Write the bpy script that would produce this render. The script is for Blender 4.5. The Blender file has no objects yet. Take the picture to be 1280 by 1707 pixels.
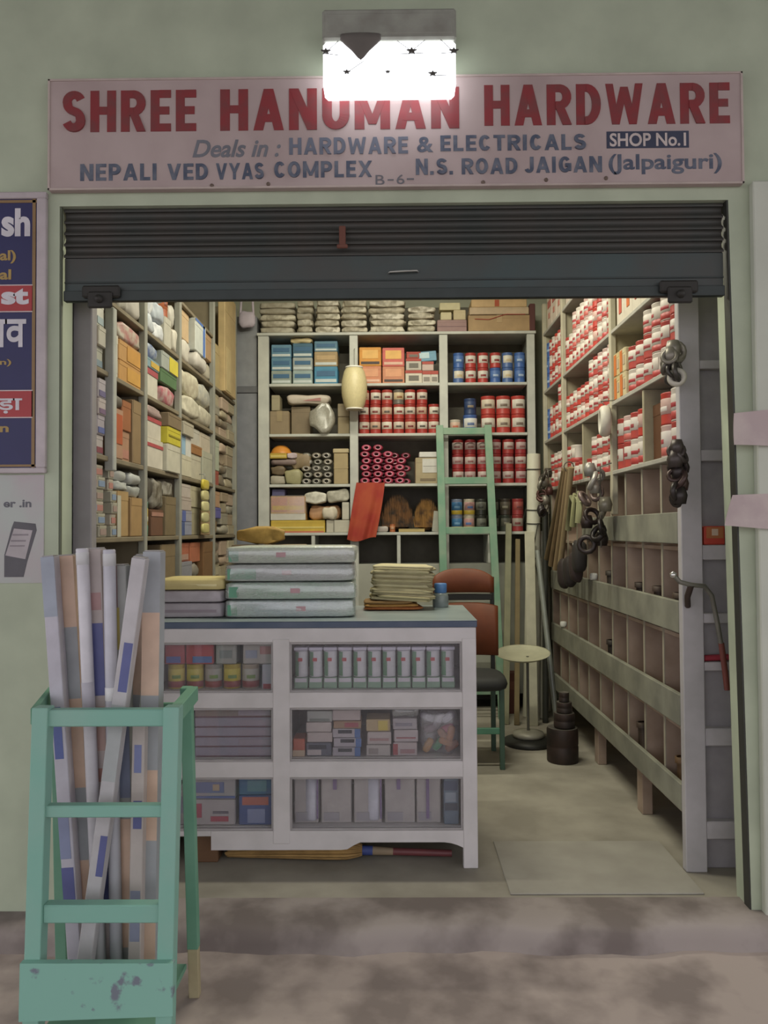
import bpy, math, random
from mathutils import Vector, Matrix
SC = bpy.context.scene
COL = SC.collection
PI = math.pi
R = math.radians

# ------------------------------------------------------------ camera
cam = bpy.data.cameras.new('camera')
cam.sensor_fit = 'HORIZONTAL'; cam.sensor_width = 36.0; cam.lens = 36.0 * 1300 / 1280
cam.clip_start = 0.05; cam.clip_end = 200
camo = bpy.data.objects.new('camera', cam); COL.objects.link(camo)
camo.matrix_world = (Matrix.Translation((0, -2.84, 1.37)) @ Matrix.Rotation(R(.5), 4, 'Z')
                     @ Matrix.Rotation(PI / 2 + R(1.39), 4, 'X') @ Matrix.Rotation(R(-.35), 4, 'Z'))
SC.camera = camo

# ------------------------------------------------------------ world, lights, exposure
W = bpy.data.worlds.new('world'); SC.world = W; W.use_nodes = True
bg = W.node_tree.nodes['Background']
bg.inputs[0].default_value = (.80, .78, .82, 1); bg.inputs[1].default_value = 1.65

def area(name, loc, rot, sx, sy, power, col):
    l = bpy.data.lights.new(name, 'AREA'); l.shape = 'RECTANGLE'; l.size = sx; l.size_y = sy
    l.energy = power; l.color = col
    o = bpy.data.objects.new(name, l); COL.objects.link(o); o.location = loc; o.rotation_euler = rot
    return o
area('tube_light_glow', (0, .62, 3.33), (R(25), 0, 0), 1.15, .06, 34, (1, .96, .78))
area('tube_light_glow', (0, 1.9, 3.40), (0, 0, 0), 1.15, .06, 30, (1, .96, .78))
vs = SC.view_settings
vs.view_transform = 'Standard'; vs.look = 'None'; vs.exposure = 0.0; vs.gamma = 1.0; vs.use_curve_mapping = False

# ------------------------------------------------------------ materials
def lin(h):
    h = h.lstrip('#')
    c = [int(h[i:i + 2], 16) / 255 for i in (0, 2, 4)]
    g = .3 * c[0] + .55 * c[1] + .15 * c[2]; c = [x + (g - x) * .10 for x in c]
    return tuple(x / 12.92 if x <= .04045 else ((x + .055) / 1.055) ** 2.4 for x in c)
MATS = {}
def M(h, rough=.6, metal=0.0, var=.10, scale=14.0, h2=None, thr=None, bump=0.0, sheen=False):
    key = (h, rough, metal, var, scale, h2, thr, bump)
    if key in MATS: return MATS[key]
    m = bpy.data.materials.new('finish_' + h.strip('#')); m.use_nodes = True
    nt = m.node_tree; b = nt.nodes['Principled BSDF']
    b.inputs['Roughness'].default_value = rough; b.inputs['Metallic'].default_value = metal
    tc = nt.nodes.new('ShaderNodeTexCoord'); nz = nt.nodes.new('ShaderNodeTexNoise')
    nz.inputs['Scale'].default_value = scale; nz.inputs['Detail'].default_value = 5
    nt.links.new(tc.outputs['Object'], nz.inputs['Vector'])
    rp = nt.nodes.new('ShaderNodeValToRGB'); nt.links.new(nz.outputs['Fac'], rp.inputs[0])
    c = lin(h); e = rp.color_ramp.elements
    if h2:
        c2 = lin(h2); t = thr or (.45, .55)
        e[0].position = t[0]; e[1].position = t[1]
        e[0].color = (*c2, 1); e[1].color = (*c, 1)
    else:
        e[0].position = .3; e[1].position = .7
        e[0].color = tuple(x * (1 - var) for x in c) + (1,)
        e[1].color = tuple(min(1, x * (1 + var)) for x in c) + (1,)
    nt.links.new(rp.outputs[0], b.inputs['Base Color'])
    if bump:
        bp = nt.nodes.new('ShaderNodeBump'); bp.inputs['Strength'].default_value = bump; bp.inputs['Distance'].default_value = .01
        nt.links.new(nz.outputs['Fac'], bp.inputs['Height']); nt.links.new(bp.outputs[0], b.inputs['Normal'])
    MATS[key] = m
    return m
def thin(name, col, opac, rough=.15, gloss=.12, var=.4):
    """clear sheet: part see-through, part tinted diffuse, a little gloss"""
    if name in MATS: return MATS[name]
    m = bpy.data.materials.new(name); m.use_nodes = True; nt = m.node_tree; nt.nodes.clear()
    out = nt.nodes.new('ShaderNodeOutputMaterial'); tr = nt.nodes.new('ShaderNodeBsdfTransparent')
    df = nt.nodes.new('ShaderNodeBsdfDiffuse'); gl = nt.nodes.new('ShaderNodeBsdfGlossy')
    df.inputs[0].default_value = (*lin(col), 1); gl.inputs['Roughness'].default_value = rough
    nz = nt.nodes.new('ShaderNodeTexNoise'); nz.inputs['Scale'].default_value = 18
    mr = nt.nodes.new('ShaderNodeMapRange'); mr.inputs[1].default_value = .3; mr.inputs[2].default_value = .7
    mr.inputs[3].default_value = opac * (1 - var); mr.inputs[4].default_value = min(1, opac * (1 + var))
    nt.links.new(nz.outputs['Fac'], mr.inputs[0])
    m1 = nt.nodes.new('ShaderNodeMixShader'); nt.links.new(mr.outputs[0], m1.inputs[0])
    nt.links.new(tr.outputs[0], m1.inputs[1]); nt.links.new(df.outputs[0], m1.inputs[2])
    m2 = nt.nodes.new('ShaderNodeMixShader'); m2.inputs[0].default_value = gloss
    nt.links.new(m1.outputs[0], m2.inputs[1]); nt.links.new(gl.outputs[0], m2.inputs[2])
    nt.links.new(m2.outputs[0], out.inputs[0])
    MATS[name] = m
    return m
def emit(name, col, s):
    m = bpy.data.materials.new(name); m.use_nodes = True; nt = m.node_tree
    b = nt.nodes['Principled BSDF']; b.inputs['Base Color'].default_value = (.9, .9, .9, 1)
    b.inputs['Emission Color'].default_value = (*lin(col), 1); b.inputs['Emission Strength'].default_value = s
    return m
GLASS = thin('cabinet_glass', '#c8c8d0', .05, .05, .05)
FILM = thin('clear_plastic_film', '#d8dcd8', .32, .18, .14, .3)
CLEAR = thin('clear_plastic_bag', '#c8c4cc', .16, .15, .14, .6)
BAG = thin('cloudy_plastic_bag', '#b8b4a4', .6, .25, .10, .15)

# ------------------------------------------------------------ mesh builder
class MB:
    def __init__(s): s.v = []; s.f = []; s.m = []; s.sm = []
    def add(s, vs, fs, mi=0, smooth=False):
        n = len(s.v); s.v += [tuple(p) for p in vs]
        for f in fs: s.f.append(tuple(i + n for i in f)); s.m.append(mi); s.sm.append(smooth)
        return s
    def box(s, x0, x1, y0, y1, z0, z1, mi=0, c=0.0, T=None):
        if c <= 0:
            vs = [(x, y, z) for x in (x0, x1) for y in (y0, y1) for z in (z0, z1)]
            fs = [(0, 1, 3, 2), (4, 6, 7, 5), (0, 4, 5, 1), (2, 3, 7, 6), (0, 2, 6, 4), (1, 5, 7, 3)]
        else:
            vs = []; idx = {}
            X = (x0, x1); Y = (y0, y1); Z = (z0, z1)
            for i in (0, 1):
                for j in (0, 1):
                    for k in (0, 1):
                        sx, sy, sz = (1 - 2 * i) * c, (1 - 2 * j) * c, (1 - 2 * k) * c
                        for a in range(3):
                            idx[i, j, k, a] = len(vs)
                            vs.append((X[i] + (0 if a == 0 else sx), Y[j] + (0 if a == 1 else sy), Z[k] + (0 if a == 2 else sz)))
            fs = []
            q = [(0, 0), (1, 0), (1, 1), (0, 1)]
            for i in (0, 1):
                fs.append([idx[i, a, b, 0] for a, b in (q[::-1] if i == 0 else q)])
                fs.append([idx[a, i, b, 1] for a, b in (q if i == 0 else q[::-1])])
                fs.append([idx[a, b, i, 2] for a, b in (q[::-1] if i == 0 else q)])
            for i in (0, 1):
                for j in (0, 1):
                    f = [idx[i, j, 0, 0], idx[i, j, 0, 1], idx[i, j, 1, 1], idx[i, j, 1, 0]]; fs.append(f if i == j else f[::-1])
                    f = [idx[i, 0, j, 0], idx[i, 0, j, 2], idx[i, 1, j, 2], idx[i, 1, j, 0]]; fs.append(f if i != j else f[::-1])
                    f = [idx[0, i, j, 1], idx[0, i, j, 2], idx[1, i, j, 2], idx[1, i, j, 1]]; fs.append(f if i == j else f[::-1])
            for i in (0, 1):
                for j in (0, 1):
                    for k in (0, 1):
                        f = [idx[i, j, k, 0], idx[i, j, k, 1], idx[i, j, k, 2]]
                        fs.append(f if (i + j + k) % 2 == 1 else f[::-1])
        if T is not None: vs = [T @ Vector(p) for p in vs]
        return s.add(vs, fs, mi)
    def lathe(s, prof, n=20, c=(0, 0, 0), mi=0, T=None, a0=0, a1=2 * PI, smooth=True):
        full = abs(a1 - a0 - 2 * PI) < 1e-6; k = n if full else n + 1
        vs = []
        for r, z in prof:
            for i in range(k):
                a = a0 + (a1 - a0) * i / n
                vs.append((c[0] + r * math.cos(a), c[1] + r * math.sin(a), c[2] + z))
        fs = []
        for j in range(len(prof) - 1):
            for i in range(n):
                i2 = (i + 1) % k
                fs.append((j * k + i, j * k + i2, (j + 1) * k + i2, (j + 1) * k + i))
        if T is not None: vs = [T @ Vector(p) for p in vs]
        return s.add(vs, fs, mi, smooth)
    def tube(s, path, r, n=8, mi=0, cap=True):
        P = [Vector(p) for p in path]; rr = r if isinstance(r, (list, tuple)) else [r] * len(P)
        vs = []; up = None
        for i, p in enumerate(P):
            t = (P[min(i + 1, len(P) - 1)] - P[max(i - 1, 0)]).normalized()
            if up is None: up = t.orthogonal().normalized()
            up = (up - t * up.dot(t)).normalized(); w = t.cross(up)
            for k in range(n):
                a = 2 * PI * k / n; vs.append(p + (up * math.cos(a) + w * math.sin(a)) * rr[i])
        fs = []
        for i in range(len(P) - 1):
            for k in range(n):
                k2 = (k + 1) % n; fs.append((i * n + k, i * n + k2, (i + 1) * n + k2, (i + 1) * n + k))
        s.add(vs, fs, mi, True)
        if cap: s.add(vs, [tuple(range(n))[::-1], tuple((len(P) - 1) * n + k for k in range(n))], mi)
        return s
    def torus(s, c, rx, r, n=18, m=8, mi=0, T=None, a1=2 * PI):
        vs = []; fs = []
        for i in range(n):
            a = a1 * i / n
            for j in range(m):
                b = 2 * PI * j / m
                vs.append(((rx + r * math.cos(b)) * math.cos(a), r * math.sin(b), (rx + r * math.cos(b)) * math.sin(a)))
        for i in range(n):
            for j in range(m):
                fs.append((i * m + j, i * m + (j + 1) % m, (i + 1) % n * m + (j + 1) % m, (i + 1) % n * m + j))
        q = Matrix.Translation(c) if T is None else Matrix.Translation(c) @ T
        return s.add([q @ Vector(p) for p in vs], fs, mi, True)
    def bar(s, p0, p1, w, d, mi=0, c=.002, side=(1, 0, 0)):
        """square timber between two points, w wide along side, d deep"""
        a, b = Vector(p0), Vector(p1); L = (b - a).length; z = (b - a).normalized()
        x = Vector(side); x = (x - z * x.dot(z)).normalized(); y = z.cross(x)
        T = Matrix((x, y, z)).transposed().to_4x4(); T.translation = a
        return s.box(-w / 2, w / 2, -d / 2, d / 2, 0, L, mi, c, T)
    def pillow(s, w, d, h, seed=0, n=7, m=14, e=.45, rough=.12, c=(0, 0, 0), mi=0, T=None, ez=.6):
        """soft packet, base at z=0, front at y=0"""
        rnd = random.Random(seed); ph = [rnd.uniform(0, 6.3) for _ in range(6)]
        sg = lambda t, p: math.copysign(abs(t) ** p, t)
        vs = []; fs = []
        for i in range(n + 1):
            v = -PI / 2 + PI * i / n
            for j in range(m):
                u = 2 * PI * j / m
                q = abs(math.cos(v)) ** min(e, ez); x = q * sg(math.cos(u), e); y = q * sg(math.sin(u), e); z = sg(math.sin(v), ez)
                k = 1 + rough * (math.sin(3 * u + ph[0]) * .4 + math.sin(5 * u + ph[1] + 2 * v) * .35 + math.sin(4 * v + ph[2]) * .3)
                zz = z * (1 - .25 * rough * 4 * abs(x) ** 3) * (1 + rough * .8 * math.sin(4 * x + ph[3]))
                p = Vector((c[0] + x * w / 2 * min(k, 1.04), c[1] + d / 2 + y * d / 2 * min(k, 1.04), c[2] + h / 2 + max(-1, min(1, zz)) * h / 2))
                vs.append(T @ p if T is not None else p)
        for i in range(n):
            for j in range(m):
                fs.append((i * m + j, i * m + (j + 1) % m, (i + 1) * m + (j + 1) % m, (i + 1) * m + j))
        return s.add(vs, fs, mi, True)
    def mesh(s, name, mats):
        me = bpy.data.meshes.new(name); me.from_pydata(s.v, [], s.f)
        for m in (mats if isinstance(mats, (list, tuple)) else [mats]): me.materials.append(m)
        me.polygons.foreach_set('material_index', s.m); me.polygons.foreach_set('use_smooth', s.sm); me.update()
        return me
    def build(s, name, mats, parent=None, loc=None, rot=None):
        return link(name, s.mesh(name, mats), parent, loc, rot)
def link(name, me, parent=None, loc=None, rot=None):
    o = bpy.data.objects.new(name, me); COL.objects.link(o)
    if parent: o.parent = parent
    if loc is not None: o.location = loc
    if rot is not None: o.rotation_euler = rot
    return o
LABELS = {}
def tag(o, label, cat, group=None):
    o['label'] = label; o['category'] = cat
    if group: o['group'] = group
    LABELS.setdefault(label, []).append(o.name)
    n = len(label.split())
    if n < 4 or n > 16: print('LABEL LENGTH', n, label)
    return o
def thing(name, label, cat, loc=(0, 0, 0), rz=0, group=None):
    o = bpy.data.objects.new(name, None); COL.objects.link(o); o.location = loc; o.rotation_euler = (0, 0, rz)
    o.empty_display_size = .05
    return tag(o, label, cat, group)
def struct(o): o['kind'] = 'structure'; return o
def BX(name, m, x0, x1, y0, y1, z0, z1, parent=None, c=.003):
    return MB().box(x0, x1, y0, y1, z0, z1, 0, c).build(name, m, parent)
ORD = ['', 'first', 'second', 'third', 'fourth', 'fifth', 'sixth', 'seventh', 'eighth', 'ninth', 'tenth', 'eleventh', 'twelfth', 'thirteenth', 'fourteenth']
def rnd_of(*k): return random.Random(str(k))

# ------------------------------------------------------------ the setting
WALLP = M('#b0baa0', .75, var=.10, scale=5, bump=.06)
INNER = M('#b4b6a2', .8, var=.1, scale=3)
ZO = 2.575                                   # top of the opening
def facade():
    b = MB(); y0, y1 = 0, .12
    XL, XRt, XRb = -1.215, 1.243, 1.285
    def slab(q):                             # q: four (x,z)
        vs = [(x, y0, z) for x, z in q] + [(x, y1, z) for x, z in q]
        b.add(vs, [(0, 1, 2, 3), (7, 6, 5, 4), (0, 4, 5, 1), (1, 5, 6, 2), (2, 6, 7, 3), (3, 7, 4, 0)])
    slab([(-3.2, -.08), (XL, -.08), (XL, ZO), (-3.2, ZO)])
    slab([(XRb, -.08), (3.2, -.08), (3.2, ZO), (XRt, ZO)])
    slab([(-3.2, ZO), (3.2, ZO), (3.2, 3.75), (-3.2, 3.75)])
    return struct(b.build('wall_front', WALLP))
facade()
struct(BX('wall_left', INNER, -1.72, -1.6, .12, 3.6, -.08, 3.6, c=0))
struct(BX('wall_right', INNER, 1.6, 1.72, .12, 3.6, -.08, 3.6, c=0))
struct(BX('wall_back', INNER, -1.6, 1.6, 3.56, 3.68, -.08, 3.6, c=0))
struct(BX('ceiling', M('#cfcfc4', .8), -1.72, 1.72, .12, 3.68, 3.6, 3.7, c=0))
struct(BX('floor', M('#a59f90', .8, h2='#8f897b', thr=(.35, .65), scale=4, bump=.15), -1.6, 1.6, .05, 3.56, -.09, 0, c=0))
struct(BX('floor_outside', M('#ae9f98', .85, h2='#857873', thr=(.38, .56), scale=3.6, bump=.25), -7, 7, -16, .1, -.2, -.08, c=0))
struct(BX('unseen_shade_slab', M('#6f7168', .85), -5, 5, -5.2, 0, 3.75, 3.9, c=0))  # unseen slab added overhead to keep sky light off the upper wall
def step():
    rnd = random.Random(4); b = MB(); n = 90; prof = [(.1, .004), (-.02, .004), (-.085, .002), (-.112, -.012), (-.12, -.05), (-.13, -.081)]
    vs = []; fs = []; k = len(prof)
    for i in range(n + 1):
        x = -1.75 + 3.3 * i / n
        j = .012 * math.sin(x * 7) + .008 * math.sin(x * 19 + 1) + rnd.uniform(-.004, .004)
        for t, (y, z) in enumerate(prof):
            f = 0 if t < 2 else 1
            vs.append((x, y + j * f, z + (rnd.uniform(-.004, .003) if 1 < t < 5 else 0) - (abs(j) * .3 if t in (2, 3) else 0)))
    for i in range(n):
        for t in range(k - 1): fs.append((i * k + t, i * k + t + 1, (i + 1) * k + t + 1, (i + 1) * k + t))
    b.add(vs, fs, 0, True)
    return struct(b.build('trim_1', M('#a0958f', .9, h2='#756a65', thr=(.42, .60), scale=3.0, bump=.3)))
step()
struct(BX('trim_2', M('#a6a296', .8, h2='#969186', thr=(.3, .7), scale=5), .44, 1.165, .125, .62, .0005, .007, c=.002))   # cement skim with a raised front edge
struct(BX('trim_3', M('#c0c4b4', .7, var=.06, scale=4), 1.318, 1.62, -.035, 0, -.08, 2.63, c=.004))                        # pale pilaster right of the opening
# shutter guide strips on the jambs
struct(BX('trim_4', M('#5d6350', .5), -1.2155, -1.209, .004, .016, 0, ZO, c=0))
gr = MB()
sh = lambda x, z: x + .042 * (1 - z / ZO)
vs = [(sh(x, z), y, z) for x in (1.237, 1.2435) for y in (.002, .048) for z in (0, ZO)]
gr.add(vs, [(0, 1, 3, 2), (4, 6, 7, 5), (0, 4, 5, 1), (2, 3, 7, 6), (0, 2, 6, 4), (1, 5, 7, 3)])
struct(gr.build('trim_5', M('#34352f', .5)))

# ------------------------------------------------------------ lettering
def text_mesh(s, bold=.0, shear=0.0, ext=.06):
    cu = bpy.data.curves.new('lettering', 'FONT'); cu.body = s; cu.size = 1; cu.offset = bold; cu.shear = shear; cu.extrude = ext
    cu.resolution_u = 4
    o = bpy.data.objects.new('lettering', cu); COL.objects.link(o)
    dg = bpy.context.evaluated_depsgraph_get(); me = bpy.data.meshes.new_from_object(o.evaluated_get(dg))
    bpy.data.objects.remove(o); bpy.data.curves.remove(cu)
    return me
def text(s, rect, y, m, parent, bold=.02, shear=0.0, ext=.0012, name='lettering', fitz=True):
    """lettering standing on the plane y, filling rect (x0,x1,z0,z1), read from -Y"""
    me = text_mesh(s, bold, shear)
    xs = [v.co.x for v in me.vertices]; ys = [v.co.y for v in me.vertices]
    x0, x1, z0, z1 = rect; kx = (x1 - x0) / (max(xs) - min(xs)); kz = (z1 - z0) / (max(ys) - min(ys)); ax, az = min(xs), min(ys)
    for v in me.vertices:
        x, yy, z = v.co
        v.co = (x0 + (x - ax) * kx, y - (ext if z > 0 else 0), z0 + (yy - az) * kz)
    me.materials.clear(); me.materials.append(m); me.update()
    return link(name, me, parent)

# ------------------------------------------------------------ painted block capitals of the sign
def block_word(word, rect, y, m, parent, t=.235, hb=.19):
    """heavy signwriter capitals made of strokes; one mesh per letter"""
    WD = {'M': .86, 'W': 1.0, 'A': .74, 'E': .54, 'N': .68, 'H': .68, 'D': .66, 'R': .66, 'S': .6, 'U': .66, 'P': .62, 'L': .52, 'I': .235, 'V': .74, 'Y': .74, 'C': .62, 'O': .7, 'X': .74, 'T': .6, 'J': .5, 'G': .66, '.': .235, ' ': .2}
    gap = .13; tot = sum(WD[c] for c in word) + gap * (len(word) - 1)
    kx = (rect[1] - rect[0]) / tot; kz = rect[3] - rect[2]; ox = 0
    for c in word:
        w = WD[c]; q = []
        V = lambda x, z0=0, z1=1: q.append([(x, z0), (x + t, z0), (x + t, z1), (x, z1)])
        Hh = lambda x0, x1, z: q.append([(x0, z), (x1, z), (x1, z + hb), (x0, z + hb)])
        D = lambda x0, z0, x1, z1, tt=t: q.append([(x0, z0), (x0 + tt, z0), (x1 + tt, z1), (x1, z1)])
        def rib(pts):
            n = len(pts); L = []; Rr = []
            for i, (x, z) in enumerate(pts):
                a = pts[max(0, i - 1)]; b = pts[min(n - 1, i + 1)]; dx, dz = b[0] - a[0], b[1] - a[1]; l = math.hypot(dx, dz)
                nx, nz = -dz / l, dx / l; hx, hz = t / 2, hb / 2
                L.append((x + nx * hx, z + nz * hz)); Rr.append((x - nx * hx, z - nz * hz))
            for i in range(n - 1): q.append([Rr[i], Rr[i + 1], L[i + 1], L[i]])
        arc = lambda cx, cz, rx, rz, a0, a1, n=9: [(cx + rx * math.cos(math.radians(a0 + (a1 - a0) * i / n)), cz + rz * math.sin(math.radians(a0 + (a1 - a0) * i / n))) for i in range(n + 1)]
        if c == 'H': V(0); V(w - t); Hh(t, w - t, .42)
        elif c == 'E': V(0); Hh(t, w, 0); Hh(t, w * .92, .41); Hh(t, w, 1 - hb)
        elif c == 'N': V(0); V(w - t); D(w - t, 0, 0, 1)
        elif c == 'A': D(0, 0, (w - t) / 2, 1); D(w - t, 0, (w - t) / 2, 1); Hh(w * .25, w * .75, .2)
        elif c == 'M': V(0); V(w - t); D((w - t * .8) / 2, .12, 0, 1, t * .8); D((w - t * .8) / 2, .12, w - t * .8, 1, t * .8)
        elif c == 'W':
            k = t * .86; D(w * .17, 0, 0, 1, k); D(w * .17, 0, (w - k) / 2, .92, k); D(w * .83 - k, 0, (w - k) / 2, .92, k); D(w * .83 - k, 0, w - k, 1, k)
        elif c == 'R':
            V(0); rib([(t, 1 - hb / 2), (w * .5, 1 - hb / 2)] + arc(w * .5, .69, w * .5 - t / 2, .31 - hb / 2, 85, -85) + [(w * .5, .38 + hb / 2), (t, .38 + hb / 2)]); D(w - t, 0, w * .36, .42)
        elif c == 'D':
            V(0); rib([(t, 1 - hb / 2), (w * .42, 1 - hb / 2)] + arc(w * .42, .5, w * .58 - t / 2, .5 - hb / 2, 85, -85, 12) + [(w * .42, hb / 2), (t, hb / 2)])
        elif c == 'U':
            V(0, .36); V(w - t, .36); rib([(t / 2, .37)] + arc(w / 2, .36, w / 2 - t / 2, .36 - hb / 2, 185, 355, 12) + [(w - t / 2, .37)])
        elif c == 'S':
            r = w / 2 - t / 2; rib(arc(w / 2, .73, r, .27 - hb / 2, 20, 180, 10) + arc(w / 2, .73, r, .22, 205, 260, 4) + arc(w / 2, .27, r, .22, 80, 25, 4) + arc(w / 2, .27, r, .27 - hb / 2, 0, -160, 10))
        elif c == 'I': V(0)
        elif c == 'L': V(0); Hh(t, w, 0)
        elif c == '.': q.append([(0, 0), (t, 0), (t, .22), (0, .22)])
        elif c == 'T': V((w - t) / 2, 0, 1 - hb); Hh(0, w, 1 - hb)
        elif c == 'V': D((w - t) / 2, 0, 0, 1); D((w - t) / 2, 0, w - t, 1)
        elif c == 'Y': V((w - t) / 2, 0, .46); D((w - t) / 2, .42, 0, 1); D((w - t) / 2, .42, w - t, 1)
        elif c == 'X': D(0, 0, w - t, 1); D(w - t, 0, 0, 1)
        elif c == 'P': V(0); rib([(t, 1 - hb / 2), (w * .5, 1 - hb / 2)] + arc(w * .5, .67, w * .5 - t / 2, .33 - hb / 2, 85, -85) + [(w * .5, .34 + hb / 2), (t, .34 + hb / 2)])
        elif c == 'O': rib(arc(w / 2, .5, w / 2 - t / 2, .5 - hb / 2, 0, 360, 18))
        elif c in 'CG':
            rib(arc(w / 2, .5, w / 2 - t / 2, .5 - hb / 2, 40, 320, 16))
            if c == 'G': V(w - t, .1, .48); Hh(w * .52, w, .36)
        elif c == 'J': V(w - t, .3); rib(arc(w / 2, .3, w / 2 - t / 2, .3 - hb / 2, 360, 200, 8))
        b = MB()
        for ii, f in enumerate(q):
            yy = y - .0003 * ii; P = [(rect[0] + (ox + x) * kx, rect[2] + z * kz) for x, z in f]
            b.add([(x, yy - .0014, z) for x, z in P] + [(x, y, z) for x, z in P], [(0, 1, 2, 3), (0, 4, 5, 1), (1, 5, 6, 2), (2, 6, 7, 3), (3, 7, 4, 0)])
        if q: b.build('letter', m, parent)
        ox += w + gap
# ------------------------------------------------------------ shop sign
sign = thing('shop_sign', 'long pale pink shop sign with red and blue lettering above the shutter', 'sign', (0, 0, 0))
SX0, SX1, SZ0, SZ1 = (-1.246,1.289,2.621,3.033)
sb = MB().box(SX0, SX1, -.03, -.001, SZ0, SZ1, 0, .004)
sb.build('board', M('#b8a5a1', .6, h2='#aa9692', thr=(.35, .6), scale=3), sign)
sb = MB()
for (a, b_, c_, d_) in ((SX0, SX1, SZ0, SZ0 + .008), (SX0, SX1, SZ1 - .008, SZ1), (SX0, SX0 + .008, SZ0, SZ1), (SX1 - .008, SX1, SZ0, SZ1)):
    sb.box(a, b_, -.034, -.0299, c_, d_, 0, .001)
sb.build('edging', M('#b9a9a0', .6), sign)
RED = M('#8e2f33', .55, h2='#7c3d3d', thr=(.3, .6), scale=20); NAVY = M('#4b5468', .55, h2='#6a707e', thr=(.36, .6), scale=24)
SY = -.0302
block_word('SHREE', (-1.191,-0.702,2.835,2.988), SY, RED, sign)
block_word('HANUMAN', (-0.614,0.258,2.835,2.988), SY, RED, sign)
block_word('HARDWARE', (0.350,1.241,2.843,2.993), SY, RED, sign)
text('Deals in :', (-0.716,-0.393,2.737,2.802), SY, M('#70727a', .6), sign, .02, .28)
block_word('HARDWARE', (-0.362,0.071,2.744,2.806), SY, M('#666c7c', .6), sign, .2, .19)
text('&', (0.104,0.163,2.748,2.805), SY, NAVY, sign, .022)
block_word('ELECTRICALS', (0.189,0.717,2.751,2.809), SY, NAVY, sign, .2, .19)
br = (0.793,1.091,2.755,2.817)
bdg = MB().box(br[0], br[1], SY - .0015, SY, br[2], br[3], 0, .0004).build('badge', M('#3a3f55', .55), sign)
text('SHOP No.1', (0.804,1.080,2.761,2.810), SY - .0015, M('#c8bab4', .6), bdg, .02)
for w, x0, x1 in (('NEPALI', 134, 262), ('VED', 279, 347), ('VYAS', 362, 441), ('COMPLEX', 457, 620)):
    pass
block_word('NEPALI', (-1.127,-0.845,2.655,2.717), SY, NAVY, sign, .2, .19)
block_word('VED', (-0.808,-0.659,2.655,2.715), SY, NAVY, sign, .2, .19)
block_word('VYAS', (-0.630,-0.455,2.655,2.715), SY, NAVY, sign, .2, .19)
block_word('COMPLEX', (-0.417,-0.061,2.659,2.719), SY, NAVY, sign, .2, .19)
for g_, r_ in (('B', (-0.048,-0.015,2.630,2.666)), ('-', (-0.004,0.018,2.645,2.650)), ('6', (0.029,0.057,2.632,2.667)), ('-', (0.066,0.092,2.647,2.653))):
    text(g_, r_, SY, M('#6b6a70', .6), sign, .0)
block_word('N.S. ROAD', (0.099,0.468,2.665,2.724), SY, NAVY, sign, .2, .19)
block_word('JAIGAN', (0.494,0.775,2.668,2.727), SY, NAVY, sign, .2, .19)
text('(Jalpaiguri)', (0.799,1.209,2.659,2.734), SY, NAVY, sign, .02)
for p in ((-0.645,-0.030,2.625), (0.343,-0.030,2.635), (0.572,-0.030,2.642), (0.789,-0.030,2.646), (-0.439,-0.030,2.637)):
    MB().lathe([(.0, .006), (.006, .005), (.008, 0)], 8, T=Matrix.Translation((p[0], -.03, p[2] if p[2] > SZ0 + .01 else SZ0 + .012)) @ Matrix.Rotation(PI / 2, 4, 'X')).build('screw', M('#6b5a4e', .6), sign)

# ------------------------------------------------------------ light box above the sign
lamp = thing('wall_lamp', 'bright lattice-fronted light box with grey hood, fixed over top of shop sign', 'lamp', (0, 0, 0))
LX0, LX1, LZ0, LZ1 = (-0.228,0.238,2.924,3.090)
HZ = (0.008,-0.150,3.201)[2]
dif = MB().box(LX0, LX1, -.15, -.05, LZ0, LZ1, 0, .012).build('diffuser', emit('lamp_glow', '#f4f8ff', 3.0), lamp)
hd = MB(); hd.box(LX0 - .002, LX1 + .002, -.153, -.05, LZ1, HZ, 0, .008); hd.box(LX0 + .01, LX1 - .01, -.155, -.15, LZ1 + .02, HZ - .02, 0, .002)
hd.build('hood', M('#9a9c90', .6, h2='#85847a', thr=(.35, .65), scale=12), lamp)
MB().box(-.12, .12, -.05, -.034, LZ0 + .05, HZ, 0, .002).build('mounting_plate', M('#66665f', .6), lamp)
MB().box(-.1, .1, -.034, 0, SZ1 + .01, HZ - .01, 0, .002).build('bracket', M('#66665f', .6), lamp)
DK = M('#4a4640', .7)
def star(p, r, parent):
    b = MB(); vs = []
    for i in range(10):
        a = PI / 2 + i * PI / 5; q = r if i % 2 == 0 else r * .42
        vs.append((p[0] + q * 1.5 * math.cos(a), -.158, p[2] + q * math.sin(a)))
    n = len(vs); vs2 = [(x, -.151, z) for x, _, z in vs]
    b.add(vs + vs2, [tuple(range(n))[::-1]] + [(i, (i + 1) % n, n + (i + 1) % n, n + i) for i in range(n)])
    return b.build('lattice_star', DK, parent)
for p, r in (((-0.217,-0.150,3.048), .012), ((0.083,-0.150,3.046), .013), ((0.230,-0.150,3.045), .012), ((-0.144,-0.150,2.974), .009), ((-0.001,-0.150,2.973), .006), ((0.156,-0.150,2.965), .011)):
    star(p, r, lamp)
for a, b_ in (((-0.213,-0.155,3.047), (-0.173,-0.155,3.084)), ((0.083,-0.155,3.045), (0.033,-0.155,3.082)), ((0.083,-0.155,3.045), (0.129,-0.155,3.083)), ((0.229,-0.155,3.041), (0.184,-0.155,3.085)), ((-0.223,-0.155,3.040), (-0.169,-0.155,3.033)), ((0.037,-0.155,3.035), (0.125,-0.155,3.038)), ((0.185,-0.155,3.036), (0.236,-0.155,3.039)), ((-0.144,-0.155,2.971), (-0.085,-0.155,3.011)), ((0.132,-0.155,2.960), (0.206,-0.155,2.957))):
    MB().tube([a, b_], .0012, 5).build('lattice_wire', DK, lamp)
dp = (-0.095,-0.160,3.085)
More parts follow.
